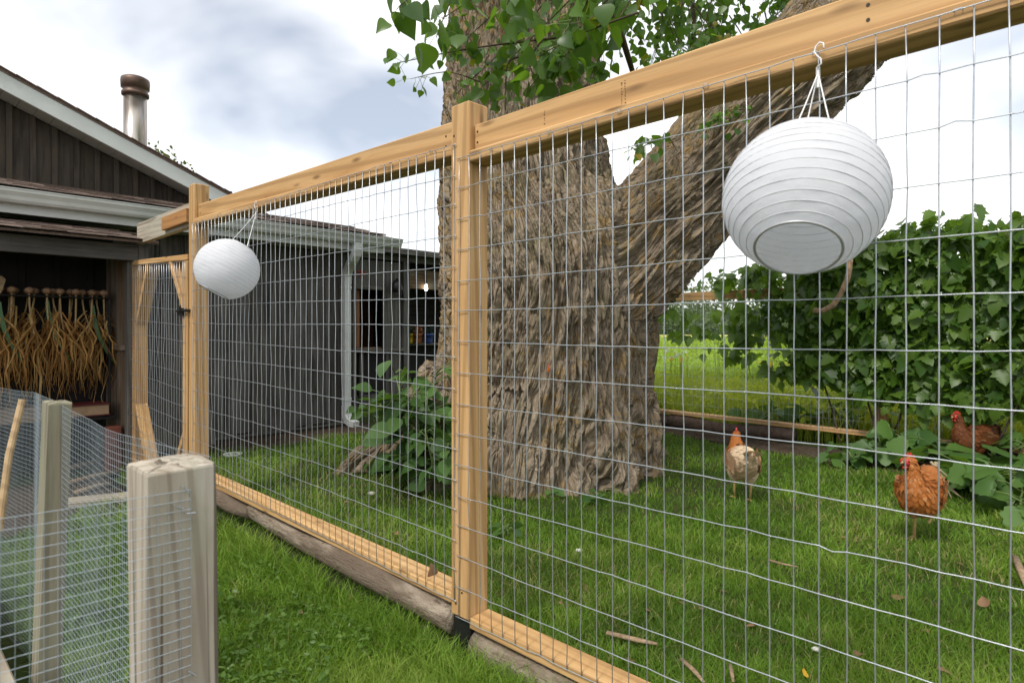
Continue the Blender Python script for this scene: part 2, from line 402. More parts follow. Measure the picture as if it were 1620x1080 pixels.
# top rails: an upright board over a flat board
fbox('top_rail', .045, 2.425, .024, .062, 1.672, 1.761, M_NEW, fence, .004)
fbox('flat_rail', .0435, 2.425, .001, .090, 1.634, 1.6715, M_NEW, fence, .004)
beam('top_rail', F(-2.455, .043, 1.813), F(-.047, .043, 1.754), .038, .089, M_NEW, fence, .004)
beam('flat_rail', F(-2.455, .045, 1.749), F(-.047, .045, 1.690), .088, .038, M_NEW, fence, .004)
fbox('bottom_rail', .0435, 2.425, .001, .090, .102, .140, M_NEW, fence, .004)
beam('bottom_rail', F(-2.455, .045, .195), F(-.047, .045, .175), .088, .038, M_NEW, fence, .004)
def wire_panel(s0, s1, zs, slope, parent, p=-.004, seed=1, r=.0015, step=.0508, amp=1.0, kink=None, frame=F):
    rnd = random.Random(seed); mb = MB(); n = int(round((s1-s0)/step)); cols = [s0+i*step for i in range(n+1)]
    off = {}
    for i in range(n+1):
        for j in range(len(zs)): off[i, j] = (rnd.gauss(0, .0009)*amp, rnd.gauss(0, .0014)*amp, rnd.gauss(0, .0010)*amp)
    sag = [rnd.uniform(-.006, .006)*amp for _ in zs]
    def P(i, j, dp=0.0):
        o = off[i, j]; u = i/n
        return frame(cols[i]+o[0], p+o[1]+dp, zs[j]+slope*cols[i]+o[2]*.7+sag[j]*math.sin(u*math.pi*2+j))
    for i in range(n+1):
        mb.tube([P(i, j) for j in range(len(zs))], r, 5)
    for j in range(len(zs)):
        pts = []
        for i in range(n+1):
            q = P(i, j, -.0028)
            pts.append(q)
            if kink and (i, j) in kink: pts.append((q+P(i+1, j, -.0028))/2 + Vector((0, 0, kink[i, j])))
        a = pts[0]-(pts[1]-pts[0])*.25; b = pts[-1]+(pts[-1]-pts[-2])*.25
        mb.tube([a]+pts+[b], r*.92, 5)
    return mb.build('wire_panel', M_GALV, parent, smooth=True)
ZR = [1.6534-.1016*k for k in range(16)]
wire_panel(0, 47*.0508, ZR, 0, fence, seed=3, kink={(22, 10): -.006, (2, 2): -.004, (6, 5): -.003, (26, 2): .006, (25, 1): .004})
ZL = [1.702-.1016*k for k in range(16)]
wire_panel(-48.5*.0508, -.012, ZL, -.0145, fence, p=-.0045, seed=5)
mb = MB()                                            # staples
for q in range(10):
    s_ = .15+q*.24; mb.tube([F(s_-.006, -.001, 1.652), F(s_-.006, -.006, 1.656), F(s_+.006, -.006, 1.656), F(s_+.006, -.001, 1.652)], .0012, 4)
    mb.tube([F(-s_-.006, -.001, 1.702+.0145*s_), F(-s_-.006, -.006, 1.706+.0145*s_), F(-s_+.006, -.006, 1.706+.0145*s_), F(-s_+.006, -.001, 1.702+.0145*s_)], .0012, 4)
tag(mb.build('staple', M_GALV, fence), kind='stuff')
mb = MB()
for s_, z_, p_ in ((-.03, 1.70, 0), (-.03, 1.735, 0), (.06, 1.70, .024), (.06, 1.735, .024), (-.10, 1.72, .024), (-.10, 1.755, .024), (.01, .21, 0), (-.02, .165, 0), (-2.42, 1.80, .024), (-2.42, 1.835, .024), (1.2, 1.70, .024), (1.2, 1.73, .024)):
    mb.tube([(s_, p_+.002, z_), (s_, p_-.0012, z_)], .0038, 8)
tag(fmesh(mb, 'screw_head', plain('dark_screw', (.05, .045, .035), .4, .6), fence), kind='stuff')
M_INK = plain('stamp_ink', (.10, .055, .03), .8, var=.5, sc=200)
rnd = random.Random(4)                               # illegible grade stamps on the rail
for (s0, rows, hgt) in ((.62, 2, .06), (.35, 1, .05)):
    mb = MB()
    for r_ in range(rows):
        z = 1.682+(.0 if rows == 2 else .01)
        while z < 1.682+hgt:
            L = rnd.uniform(.002, .006); w_ = rnd.uniform(.0018, .005)
            mb.box((s0+r_*.011+rnd.uniform(-.001, .001), .0236, z), (w_, .0006, L*.55)); z += L+rnd.uniform(.001, .005)
    fmesh(mb, 'grade_stamp', M_INK, fence)

# ---------------------------------------------------------------- gate
gate = thing('gate', F(-3.2, .04, 0), 'new lumber garden gate with corner braces and welded wire infill', 'gate')
fbox('stile', -3.775, -3.69, .001, .088, .06, 1.575, M_NEW, gate, .003, 'z')
fbox('stile', -2.66, -2.575, .001, .088, .06, 1.52, M_NEW, gate, .003, 'z')
beam('rail', F(-3.775, .044, 1.596), F(-2.575, .044, 1.541), .088, .036, M_NEW, gate)
fbox('rail', -3.688, -2.662, .002, .087, .06, .098, M_NEW, gate)
for a, b in (((-2.93, 1.555), (-2.62, 1.17)), ((-3.40, 1.56), (-3.68, 1.14)), ((-3.69, .52), (-3.40, .08)), ((-2.66, .42), (-2.90, .08))):
    beam('brace', F(a[0], .044, a[1]), F(b[0], .044, b[1]), .082, .037, M_NEW, gate)
wire_panel(-3.77, -3.77+23*.0508, [1.573-.1016*k for k in range(15)], 0, gate, p=-.003, seed=9, frame=lambda s, p, z: F(s, p, z-.046*(s+3.77)))
mb = MB(); mb.box((-2.66, -.008, 1.20), (.10, .014, .045)); mb.box((-2.55, -.012, 1.205), (.05, .012, .016)); mb.tube([(-2.72, -.015, 1.205), (-2.52, -.02, 1.205)], .006, 8); mb.tube([(-2.52, -.03, 1.205), (-2.52, .0, 1.205)], .010, 8); mb.tube([(-2.62, -.014, 1.20), (-2.62, -.03, 1.21), (-2.62, -.03, 1.235)], .005, 6)
fmesh(mb, 'latch', M_BLACK, gate)

hb = thing('header_beam', F(-3.1, .04, 1.735), 'weathered grey header beam above the gate, small orange board screwed on', 'beam')
fbox('beam', -3.72, -2.547, .022, .060, 1.737, 1.890, M_GREY, hb, .003)
fbox('patch_board', -3.06, -2.585, -.003, .0215, 1.763, 1.850, M_NEWO, hb, .002)

# ---------------------------------------------------------------- logs under the bottom rails
def m_log():
    s = NT('bare_log'); v = s.coord((1.2, 5, 5)); n = s.noise(v, 2.5, 6, .7); n2 = s.noise(v, 14, 4, .7); n3 = s.noise(v, 1.1, 3)
    c = s.ramp(n, [(.3, (.075, .05, .034)), (.46, (.20, .155, .11)), (.60, (.34, .28, .215)), (.8, (.44, .385, .31))])
    c = s.mix(s.ramp(n2, [(.58, 0.), (.68, .9)]), c, (.09, .06, .04))
    c = s.mix(s.ramp(n3, [(.48, 0.), (.54, .85)]), c, (.12, .085, .058))
    return s.bsdf(c, .85, bump=n2, bstr=.9, bdist=.02)
M_LOG = m_log()
def log(A, B_, r0, r1, label, seed, group=None):
    rn = random.Random(seed); A, B_ = Vector(A), Vector(B_); n = 26; mb = MB()
    x = (B_-A).normalized(); L = (B_-A).length; y = Vector((0, 0, 1)).cross(x).normalized(); z = x.cross(y)
    rr = []; ph = rn.uniform(0, 9)
    for i in range(n):
        t = i/(n-1); r = r0+(r1-r0)*t; r *= 1+.06*math.sin(t*9+ph)+rn.uniform(-.03, .03)
        c = Vector((t*L-L/2, .012*math.sin(t*6+ph), .010*math.sin(t*8+ph*2)))
        rr.append([c+Vector((0, math.cos(a)*r*(1+.08*math.sin(3*a+t*5)+rn.uniform(-.03, .03)), math.sin(a)*r*(1+.05*math.sin(2*a+t*7)))) for a in [2*math.pi*k/16 for k in range(16)]])
    mb.rings(rr)
    M = Matrix.Translation((A+B_)/2) @ Matrix([[x[i], y[i], z[i], 0] for i in range(3)] + [[0, 0, 0, 1]])
    o = mb.build('log', M_LOG, None, M, True); tag(o, label, 'log', group); return o
log(F(-1.72, .045, .115), F(-.06, .04, .095), .044, .060, 'thick pale log under the left bottom rail, ending at the middle post', 1)
log(F(-2.46, .04, .12), F(-1.70, .035, .115), .055, .046, 'pale log under the bottom rail, just behind the near weathered post', 2)
log(F(.05, .035, .05), F(2.0, .04, .045), .052, .055, 'pale log under the bottom rail right of the middle post', 3)

# ================================================================== HOUSE
house = thing('house', F(-5, 0, 0), 'dark board and batten house with pale trim, gutter and metal chimney', 'house')
def zr(p): return 3.145-.398*(p+.667)                # top of the rake
Z = Vector((0, 0, 1))
wall = link('gable_wall', MB().box((-5.12, -1.2, 2.40), (.16, 4.9, .30)).mesh('gable_wall', M_DARKIN), house, MF)
p = -3.0; i = 0; rnd = random.Random(11)
while p < 1.3:
    w_ = .150+rnd.uniform(-.006, .006); p1 = min(p+w_, 1.34); so = rnd.uniform(0, .004)
    z0 = 2.335+rnd.uniform(-.006, .003)
    def prism(name, a, b, s_front, s_back, m, par):
        za, zb_ = max(z0+.01, zr(a)-.15), max(z0+.01, zr(b)-.15)
        M = Matrix.Translation(F(s_front, a, z0)) @ Matrix([[Z[k], G[k], -E[k], 0] for k in range(3)] + [[0, 0, 0, 1]])
        pts = [(0, 0), (za-z0, 0), (zb_-z0, b-a), (0, b-a)]; mb = MB(); d = abs(s_back-s_front)
        mb.v = [(x, y, 0) for x, y in pts] + [(x, y, d) for x, y in pts]
        mb.f = [(3, 2, 1, 0), (4, 5, 6, 7), (0, 1, 5, 4), (1, 2, 6, 5), (2, 3, 7, 6), (3, 0, 4, 7)]
        return mb.build(name, m, par, M)
    prism('board', p, p1, -5.0+so, -5.05, M_DARK, wall)
    if p1-.022 < 1.2: prism('batten', p1-.02, p1+.018, -4.966, -5.0, M_DARK, wall)
    p = p1+.002; i += 1
# rake fascia, soffit, main roof
beam('rake_fascia', F(-4.75, -3.7, zr(-3.7)-.072), F(-4.75, 1.47, zr(1.47)-.072), .025, .132, M_FASCIA, house, .002)
mb = MB()
for k in range(40):
    a = -3.0+k*.112; b = a+.109
    if b > 1.45: break
    mb.v += [(-4.765, a, zr(a)-.142), (-4.765, b, zr(b)-.142), (-4.99, b, zr(b)-.142), (-4.99, a, zr(a)-.142), (-4.765, a, zr(a)-.132), (-4.765, b, zr(b)-.132), (-4.99, b, zr(b)-.132), (-4.99, a, zr(a)-.132)]
    n = len(mb.v)-8; mb.f += [tuple(n+i for i in q) for q in ((0, 1, 2, 3), (7, 6, 5, 4), (0, 4, 5, 1), (1, 5, 6, 2), (2, 6, 7, 3), (3, 7, 4, 0))]
fmesh(mb, 'soffit', M_SOFFIT, house)
mb = MB()
prof = [(-3.7, zr(-3.7)), (1.50, zr(1.50))]
def slab(pa, za, pb, zb_, s0, s1, t):
    n = len(mb.v); mb.v += [(s0, pa, za), (s0, pb, zb_), (s0, pb, zb_+t), (s0, pa, za+t), (s1, pa, za), (s1, pb, zb_), (s1, pb, zb_+t), (s1, pa, za+t)]
    mb.f += [tuple(n+i for i in q) for q in ((0, 1, 2, 3), (7, 6, 5, 4), (0, 4, 5, 1), (1, 5, 6, 2), (2, 6, 7, 3), (3, 7, 4, 0))]
slab(-3.7, zr(-3.7)-.004, 1.50, zr(1.50)-.004, -4.73, -11.0, .028)
slab(-8.9, zr(-3.7)-.4*5.2, -3.702, zr(-3.7)-.004, -4.73, -11.0, .028)
for k in range(34):                                   # shingle ends along the rake edge
    a = -3.0+k*.135
    if a > 1.4: break
    n = len(mb.v); b = a+.14; t = .010
    slab(a, zr(a)+.025, b, zr(b)+.025-.006, -4.715, -4.95, t)
fmesh(mb, 'main_roof', M_SHING, house)
fmesh(MB().box((-7.9, -1.0, 1.2), (5.6, 4.7, 2.3)), 'wall', M_DARKIN, house)
# chimney pipe
ch = link('chimney', None, house, Matrix.Translation(F(-6.0, .60, 2.3)))
def lathe(name, prof_, m, parent, M, seg=28):
    mb = MB(); mb.rings([[(math.cos(2*math.pi*k/seg)*r, math.sin(2*math.pi*k/seg)*r, z) for k in range(seg)] for r, z in prof_])
    return mb.build(name, m, parent, M, True)
Mc = Matrix.Translation(F(-6.0, .60, 0))
lathe('pipe', [(.112, 2.35), (.112, 3.66)], M_CHIM, ch, Mc)
lathe('cap', [(.115, 3.62), (.132, 3.63), (.132, 3.66), (.118, 3.67), (.118, 3.70), (.137, 3.71), (.140, 3.78), (.135, 3.81), (.11, 3.825), (.02, 3.83)], M_COPPER, ch, Mc)
# lower skirt roof with single shingles
SK = (2.34-2.125)/(5.0-4.14)
def zs_(u): return 2.125+(u-4.14)*SK
sk = link('skirt_roof', None, house, Matrix.Translation(F(-4.6, 0, 2.1)))
mb = MB(); n = 0
mb.v = [(-4.14, -3.0, zs_(4.14)-.03), (-4.14, 2.66, zs_(4.14)-.03), (-5.28, 2.66, zs_(5.28)-.03), (-5.28, -3.0, zs_(5.28)-.03)]
mb.v += [(x, y, z+.025) for x, y, z in mb.v]; mb.f = [(3, 2, 1, 0), (4, 5, 6, 7), (0, 1, 5, 4), (1, 2, 6, 5), (2, 3, 7, 6), (3, 0, 4, 7)]
fmesh(mb, 'deck', M_SHING, sk)
sh_me = []
for k in range(4):
    rn = random.Random(k); m2 = MB(); L, wd = .21, .232
    m2.box((0, 0, 0), (wd, L, .009)); m2.v = [(x+rn.uniform(-.003, .003), y+(rn.uniform(-.008, .008) if y < 0 else 0), z+(rn.uniform(0, .004) if y < 0 else 0)) for x, y, z in m2.v]
    sh_me.append(m2.mesh('shingle', M_SHING))
ang = math.atan(SK); rnd = random.Random(5)
for c_ in range(6):
    u = 4.12+.105+c_*.16
    pp = -1.35-(c_ % 2)*.118
    while pp < 2.62:
        if not (u > 4.93 and pp < 1.35):
            if pp+.12 < 2.69:
                R = Matrix([[G[k], -E[k]*math.cos(ang)+Z[k]*math.sin(ang), 0, 0] for k in range(3)]+[[0, 0, 0, 1]])
                ax = G; ay = (-E*math.cos(ang)+Z*math.sin(ang)); az = ax.cross(ay)
                M = Matrix.Translation(F(-u, pp, zs_(u)+.006+rnd.uniform(0, .003))) @ Matrix([[ax[k], ay[k], az[k], 0] for k in range(3)]+[[0, 0, 0, 1]]) @ Matrix.Rotation(rad(-2.0), 4, 'X')
                link('shingle', sh_me[rnd.randrange(4)], sk, M)
        pp += .2365
# gutter (extruded profile along p) and fascia
def extrude_p(name, prof_, p0, p1, m, parent, cuts=1):
    mb = MB(); mb.rings([[(s_, p0+(p1-p0)*k/cuts, z) for s_, z in prof_] for k in range(cuts+1)])
    return fmesh(mb, name, m, parent)
extrude_p('gutter', [(-4.215, 2.108), (-4.215, 2.012), (-4.135, 2.012), (-4.120, 2.03), (-4.112, 2.055), (-4.098, 2.075), (-4.090, 2.085), (-4.090, 2.104), (-4.082, 2.104), (-4.082, 2.110), (-4.098, 2.110), (-4.098, 2.088), (-4.12, 2.07), (-4.13, 2.03), (-4.205, 2.022), (-4.205, 2.108)], -3.0, 2.76, M_GUTTER, house)
fbox('fascia', -4.242, -4.218, -3.0, 2.60, 1.945, 2.115, M_FASCIA, house, .002, 'p')
fbox('eave_soffit', -4.60, -4.243, -3.0, 2.58, 1.965, 1.977, M_SOFFIT, house, 0, 'p')
# plank wall under the gutter
pw = link('plank_wall', MB().box((-4.68, 1.13, 1.0), (.10, 2.60, 1.96)).mesh('plank_wall', M_DARKIN), house, MF)
p = -.15; rnd = random.Random(21)
while p < 2.42:
    w_ = min(.205+rnd.uniform(-.01, .012), 2.44-p)
    fbox('board', -4.63, -4.60+rnd.uniform(0, .006), p, p+w_-.004, .05+rnd.uniform(-.02, .01), 1.964, M_DARKG, pw, .002, 'z')
    fbox('batten', -4.594, -4.574, p+w_-.026, p+w_+.022, .05+rnd.uniform(-.02, .01), 1.962, M_DARKG, pw, .002, 'z')
    p += w_
fbox('skirting', -4.598, -4.565, -.15, 2.44, .02, .048, M_GREYW, pw, .004, 'p')
fbox('return_wall', -5.98, -4.632, 2.40, 2.448, .0, 1.98, M_DARKG, house, .003, 's')
# downspout
M_SPOUT = plain('white_downspout', (.70, .715, .70), .4, var=.06, sc=5, dirt=(.5, .5, .46))
ds = link('downspout', None, house, Matrix.Translation(F(-4.53, 2.30, 0)))
def rect_tube(pts, w_, d_):
    rr = []
    pts = [Vector(q) for q in pts]
    for i, q in enumerate(pts):
        t = (pts[min(i+1, len(pts)-1)]-pts[max(i-1, 0)]).normalized(); y = Vector((0, 1, 0)); x = y.cross(t).normalized(); y = t.cross(x)
        h = [(-1, -1), (-.8, -1), (.8, -1), (1, -1), (1, 1), (.8, 1), (-.8, 1), (-1, 1)]
        rr.append([q + x*(a*d_/2) + y*(b*w_/2) for a, b in h])
    return MB().rings(rr)
fmesh(rect_tube([(-4.16, 2.21, 2.02), (-4.165, 2.21, 1.95), (-4.19, 2.212, 1.90), (-4.24, 2.22, 1.86), (-4.40, 2.27, 1.80), (-4.47, 2.29, 1.76), (-4.52, 2.30, 1.70), (-4.525, 2.30, 1.60)], .085, .07), 'elbow', M_SPOUT, ds, False)
fmesh(rect_tube([(-4.525, 2.30, 1.62), (-4.525, 2.30, .20)], .078, .062), 'pipe', M_SPOUT, ds)
fmesh(rect_tube([(-4.525, 2.30, .24), (-4.525, 2.30, .14), (-4.50, 2.305, .085), (-4.44, 2.31, .055), (-4.36, 2.32, .04)], .085, .07), 'elbow', M_SPOUT, ds)
for zz in (1.55, .30): fbox('strap', -4.57, -4.487, 2.256, 2.344, zz, zz+.03, M_SPOUT, ds, .001, 'p')

# ---------------------------------------------------------------- potting shed further back
shed = thing('potting_shed', F(-6.0, 4.3, 0), 'dark open-fronted potting shed seen past the downspout', 'shed')
S6 = -6.0
def wallboards(p0, p1, z0, z1, m, parent, seed, w0=.16):
    rn = random.Random(seed); p = p0
    while p < p1-.02:
        w_ = min(w0+rn.uniform(-.01, .01), p1-p); fbox('board', S6-.03, S6+rn.uniform(0, .006), p, p+w_-.004, z0, z1, m, parent, .002, 'z'); p += w_
sw = link('front_wall', MB().box((S6-.06, 3.3, 2.03), (.04, 1.7, .14)).mesh('front_wall', M_DARKIN), shed, MF)
wallboards(2.46, 3.24, .0, 2.10, M_GREYW, sw, 1); wallboards(3.26, 3.84, 1.72, 2.10, M_GREYW, sw, 2); wallboards(3.84, 4.12, .0, 2.10, M_GREYW, sw, 3)
wallboards(3.26, 3.84, .0, .16, M_DARKG, sw, 4)
win = link('window', None, shed, Matrix.Translation(F(S6, 3.55, .8)))
fbox('frame', S6-.04, S6+.012, 3.245, 3.31, .80, 1.72, M_OLDB, win, .003, 'z'); fbox('frame', S6-.04, S6+.012, 3.80, 3.85, .80, 1.72, M_DARKG, win, .003, 'z'); fbox('frame', S6-.04, S6+.014, 3.286, 3.799, 1.672, 1.722, M_DARKG, win, .003, 'p')
fbox('sill', S6-.10, S6+.10, 3.20, 4.10, .775, .815, M_GREYW, win, .003, 'p')
fbox('ledge_wood', S6-.09, S6-.045, 3.29, 3.80, .816, .84, M_OLDB, win, .003, 'p')
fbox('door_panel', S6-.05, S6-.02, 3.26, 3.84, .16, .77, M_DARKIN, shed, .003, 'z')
fbox('stud', S6-.02, S6+.03, 3.38, 3.45, .0, .772, M_GREYW, shed, .003, 'z'); fbox('stud', S6-.02, S6+.03, 3.92, 3.99, .0, .772, M_GREYW, shed, .003, 'z')
fbox('corner_post', S6-.06, S6+.05, 4.13, 4.24, 0, 2.12, M_DARKG, shed, .004, 'z')
fbox('header', S6-.04, S6+.03, 2.46, 7.2, 2.122, 2.22, M_DARKG, shed, .003, 'p')
fbox('roof', S6-3.0, S6+.22, 2.30, 7.4, 2.235, 2.275, M_BLACK, shed, .003, 'p')
fbox('roof_edge', S6+.222, S6+.245, 2.30, 7.4, 2.20, 2.285, M_DARKG, shed, .002, 'p')
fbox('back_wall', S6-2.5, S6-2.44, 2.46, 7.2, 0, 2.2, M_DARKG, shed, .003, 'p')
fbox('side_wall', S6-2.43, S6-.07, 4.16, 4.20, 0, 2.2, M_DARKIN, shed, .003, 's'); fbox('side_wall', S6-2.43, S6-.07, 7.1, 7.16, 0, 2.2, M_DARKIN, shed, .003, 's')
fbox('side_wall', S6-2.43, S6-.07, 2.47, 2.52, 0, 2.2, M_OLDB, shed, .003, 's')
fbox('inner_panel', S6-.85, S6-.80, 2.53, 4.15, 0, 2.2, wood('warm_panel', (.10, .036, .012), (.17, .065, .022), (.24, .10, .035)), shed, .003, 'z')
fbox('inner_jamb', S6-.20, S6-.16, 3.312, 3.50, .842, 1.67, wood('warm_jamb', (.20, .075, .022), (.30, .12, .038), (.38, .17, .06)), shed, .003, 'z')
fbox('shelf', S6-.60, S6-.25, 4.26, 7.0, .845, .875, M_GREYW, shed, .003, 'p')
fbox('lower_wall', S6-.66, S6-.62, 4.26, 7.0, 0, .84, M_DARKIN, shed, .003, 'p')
fbox('lintel_board', S6-.30, S6-.26, 4.26, 7.0, 1.75, 2.05, M_OLDB, shed, .003, 'p')
# bulb
bulb = thing('light_bulb', at(674, 457, 9.75), 'small glowing bulb hanging in the dark shed', 'light bulb')
s = NT('bulb_glow'); em = s.n('ShaderNodeEmission', {0: (1, .93, .8, 1), 1: 7.0}); s.t.links.new(em.outputs[0], s.out.inputs[0]); M_BULB = s.m
bl = at(674, 457, 9.75)
lathe('glass', [(.003, -.028), (.018, -.025), (.027, -.01), (.029, .005), (.024, .022), (.017, .06), (.016, .08)], M_BULB, bulb, Matrix.Translation(bl), 16)
lathe('socket', [(.022, .075), (.024, .13), (.008, .14), (.004, .35)], M_BLACK, bulb, Matrix.Translation(bl), 12)
# pots on the shelf
def pot(px, py, Y, col, label, flower, fcol):
    c = F(*[0, 0, 0]); q = at(px, py, Y); q.z = .876
    t = thing('flower_pot', q, label, 'flower pot'); mp_ = plain('pot_'+flower, col, .5)
    lathe('pot', [(.055, 0), (.065, .05), (.078, .13), (.086, .13), (.086, .155), (.076, .155), (.074, .12)], mp_, t, Matrix.Translation(q), 18)
    mb = MB(); rn = random.Random(px)
    for k in range(40):
        a = rn.uniform(0, 6.28); h = rn.uniform(.14, .27); r = rn.uniform(0, .10); c_ = q+Vector((math.cos(a)*r, math.sin(a)*r, h)); R = Euler((rn.uniform(-1, 1), rn.uniform(-1, 1), a)).to_matrix()
        mb.poly([c_+R @ Vector(w_) for w_ in ((-.03, 0, 0), (0, .02, .006), (.03, 0, 0), (0, -.02, .006))])
    mb.build('leaves', plain('plant_'+flower, fcol, .6), t)
pot(648, 535, 9.55, (.55, .42, .03), 'bright yellow flower pot on the shed shelf', 'yellow', (.03, .07, .02))
pot(661, 535, 9.55, (.35, .12, .05), 'terracotta pot of orange flowers between the yellow and blue pots', 'terracotta', (.42, .16, .06))
pot(678, 535, 9.55, (.03, .06, .22), 'dark blue flower pot on the shed shelf', 'blue', (.03, .06, .05))
# star ornament and wall lamp
q = F(S6+.016, 3.42, 1.90)
mb = MB(); pts = []
for k in range(10):
    r = .085 if k % 2 == 0 else .035; a = math.pi/2+k*math.pi/5; pts.append((0, math.cos(a)*r, math.sin(a)*r))
mb.v = pts+[(.025, 0, 0), (-.004, 0, 0)]
for k in range(10): mb.f += [(k, (k+1) % 10, 10), ((k+1) % 10, k, 11)]
o = mb.build('star_ornament', plain('red_star', (.30, .05, .035), .6), None, Matrix.Translation(q) @ MF.to_3x3().to_4x4()); tag(o, 'small red star hung on the shed wall', 'star')
q = F(S6+.05, 3.99, 1.70)
t = thing('wall_lantern', q, 'black wall lamp beside the shed corner post', 'lamp')
Mq = Matrix.Translation(q) @ MF.to_3x3().to_4x4()
mb = MB(); mb.tube([(-.05, 0, .1), (.02, 0, .15), (.07, 0, .12)], .012, 8); mb.build('arm', M_BLACK, t, Mq)
lathe('lamp_head', [(.02, .13), (.075, .06), (.08, -.02), (.06, -.05)], M_BLACK, t, Mq @ Matrix.Translation((.07, -.04, .0)), 14)
mb = MB(); mb.tube([(.02, .08, .05), (.03, .10, -.05), (.02, .12, -.15)], .02, 6); mb.tube([(.02, .05, .0), (.03, .07, -.08), (.02, .05, -.16)], .014, 6); mb.build('bracket', M_BLACK, t, Mq)

# ---------------------------------------------------------------- lean-to with garlic
lt = thing('lean_to', F(-4.05, -1.0, 0), 'low dark lean-to with shingled roof, open front, left of the gate', 'shed')
LS = (1.93-1.755)/(4.46-3.60)
deck = MB(); deck.v = [(-3.60, -2.6, 1.735), (-3.60, .14, 1.735), (-4.46, .14, 1.91), (-4.46, -2.6, 1.91)]; deck.v += [(x, y, z+.018) for x, y, z in deck.v]
deck.f = [(3, 2, 1, 0), (4, 5, 6, 7), (0, 1, 5, 4), (1, 2, 6, 5), (2, 3, 7, 6), (3, 0, 4, 7)]
rf = fmesh(deck, 'roof', M_SHING, lt); rnd = random.Random(8); ang = math.atan(LS)
for c_ in range(5):
    u = 3.58+.10+c_*.165; pp = -1.5-(c_ % 2)*.118
    while pp < .06:
        ax = G; ay = (-E*math.cos(ang)+Z*math.sin(ang)); az = ax.cross(ay)
        M = Matrix.Translation(F(-u, pp, 1.755+(u-3.60)*LS+.006+rnd.uniform(0, .004))) @ Matrix([[ax[k], ay[k], az[k], 0] for k in range(3)]+[[0, 0, 0, 1]]) @ Matrix.Rotation(rad(-2.2), 4, 'X')
        link('shingle', sh_me[rnd.randrange(4)], rf, M); pp += .2365
fbox('front_beam', -3.76, -3.72, -2.6, .03, 1.61, 1.732, M_DARKG, lt, .003, 'p'); fbox('beam_end', -3.80, -3.722, .032, .10, 1.61, 1.73, M_DARKG, lt, .003, 'z')
fbox('corner_post', -3.835, -3.765, -.03, .055, 0, 1.608, M_GREYW, lt, .004, 'z')
for k in range(4): fbox('side_board', -3.985-k*.148, -3.838-k*.148, -.02, .005, .02, 1.70, M_OLDB, lt, .002, 'z')
fbox('cleat', -4.40, -3.84, -.055, -.022, .93, .97, M_OLDB, lt, .002, 's')
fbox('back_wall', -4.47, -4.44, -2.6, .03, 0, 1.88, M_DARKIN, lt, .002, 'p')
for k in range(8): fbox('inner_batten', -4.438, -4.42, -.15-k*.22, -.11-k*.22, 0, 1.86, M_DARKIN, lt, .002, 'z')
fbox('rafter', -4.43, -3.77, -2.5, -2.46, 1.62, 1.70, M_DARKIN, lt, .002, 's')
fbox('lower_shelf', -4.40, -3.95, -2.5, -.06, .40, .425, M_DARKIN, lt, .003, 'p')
rack = thing('drying_rack', F(-4.15, -.5, .426), 'dark metal drying rack holding garlic in the lean-to', 'rack')
for p_ in (-.075, -1.35):
    mb = MB()
    mb.tube([(-4.08, p_, .426), (-4.08, p_, 1.33)], .009, 6); mb.tube([(-4.28, p_, .426), (-4.28, p_, 1.33)], .009, 6); mb.tube([(-4.08, p_, 1.33), (-4.28, p_, 1.33)], .009, 6); fmesh(mb, 'rack_leg', M_BLACK, rack)
mb = MB()
for s_ in (-4.08, -4.12, -4.16, -4.20, -4.24, -4.28): mb.tube([(s_, -1.35, 1.335), (s_, -.075, 1.335)], .006, 6)
fmesh(mb, 'rack_bar', M_BLACK, rack)
M_GLEAF = None
s = NT('dry_garlic_leaf'); t_ = s.attr('tint'); v = s.coord((1, 1, 1)); n = s.noise(v, 30, 3)
c = s.ramp(t_, [(.0, (.22, .10, .022)), (.4, (.44, .215, .05)), (.75, (.58, .33, .095)), (1., (.52, .38, .15))]); c = s.mix(s.math('MULTIPLY', n, .5), c, (.12, .06, .02))
M_GLEAF = s.bsdf(c, .75, trans=(.25, c)); M_GBULB = plain('garlic_bulb', (.26, .155, .09), .6, var=.4, sc=40); M_GGREEN = plain('garlic_green', (.05, .13, .045), .5, var=.3, sc=30)
M_GSTEM = plain('garlic_stem', (.36, .25, .12), .7, var=.4, sc=40)
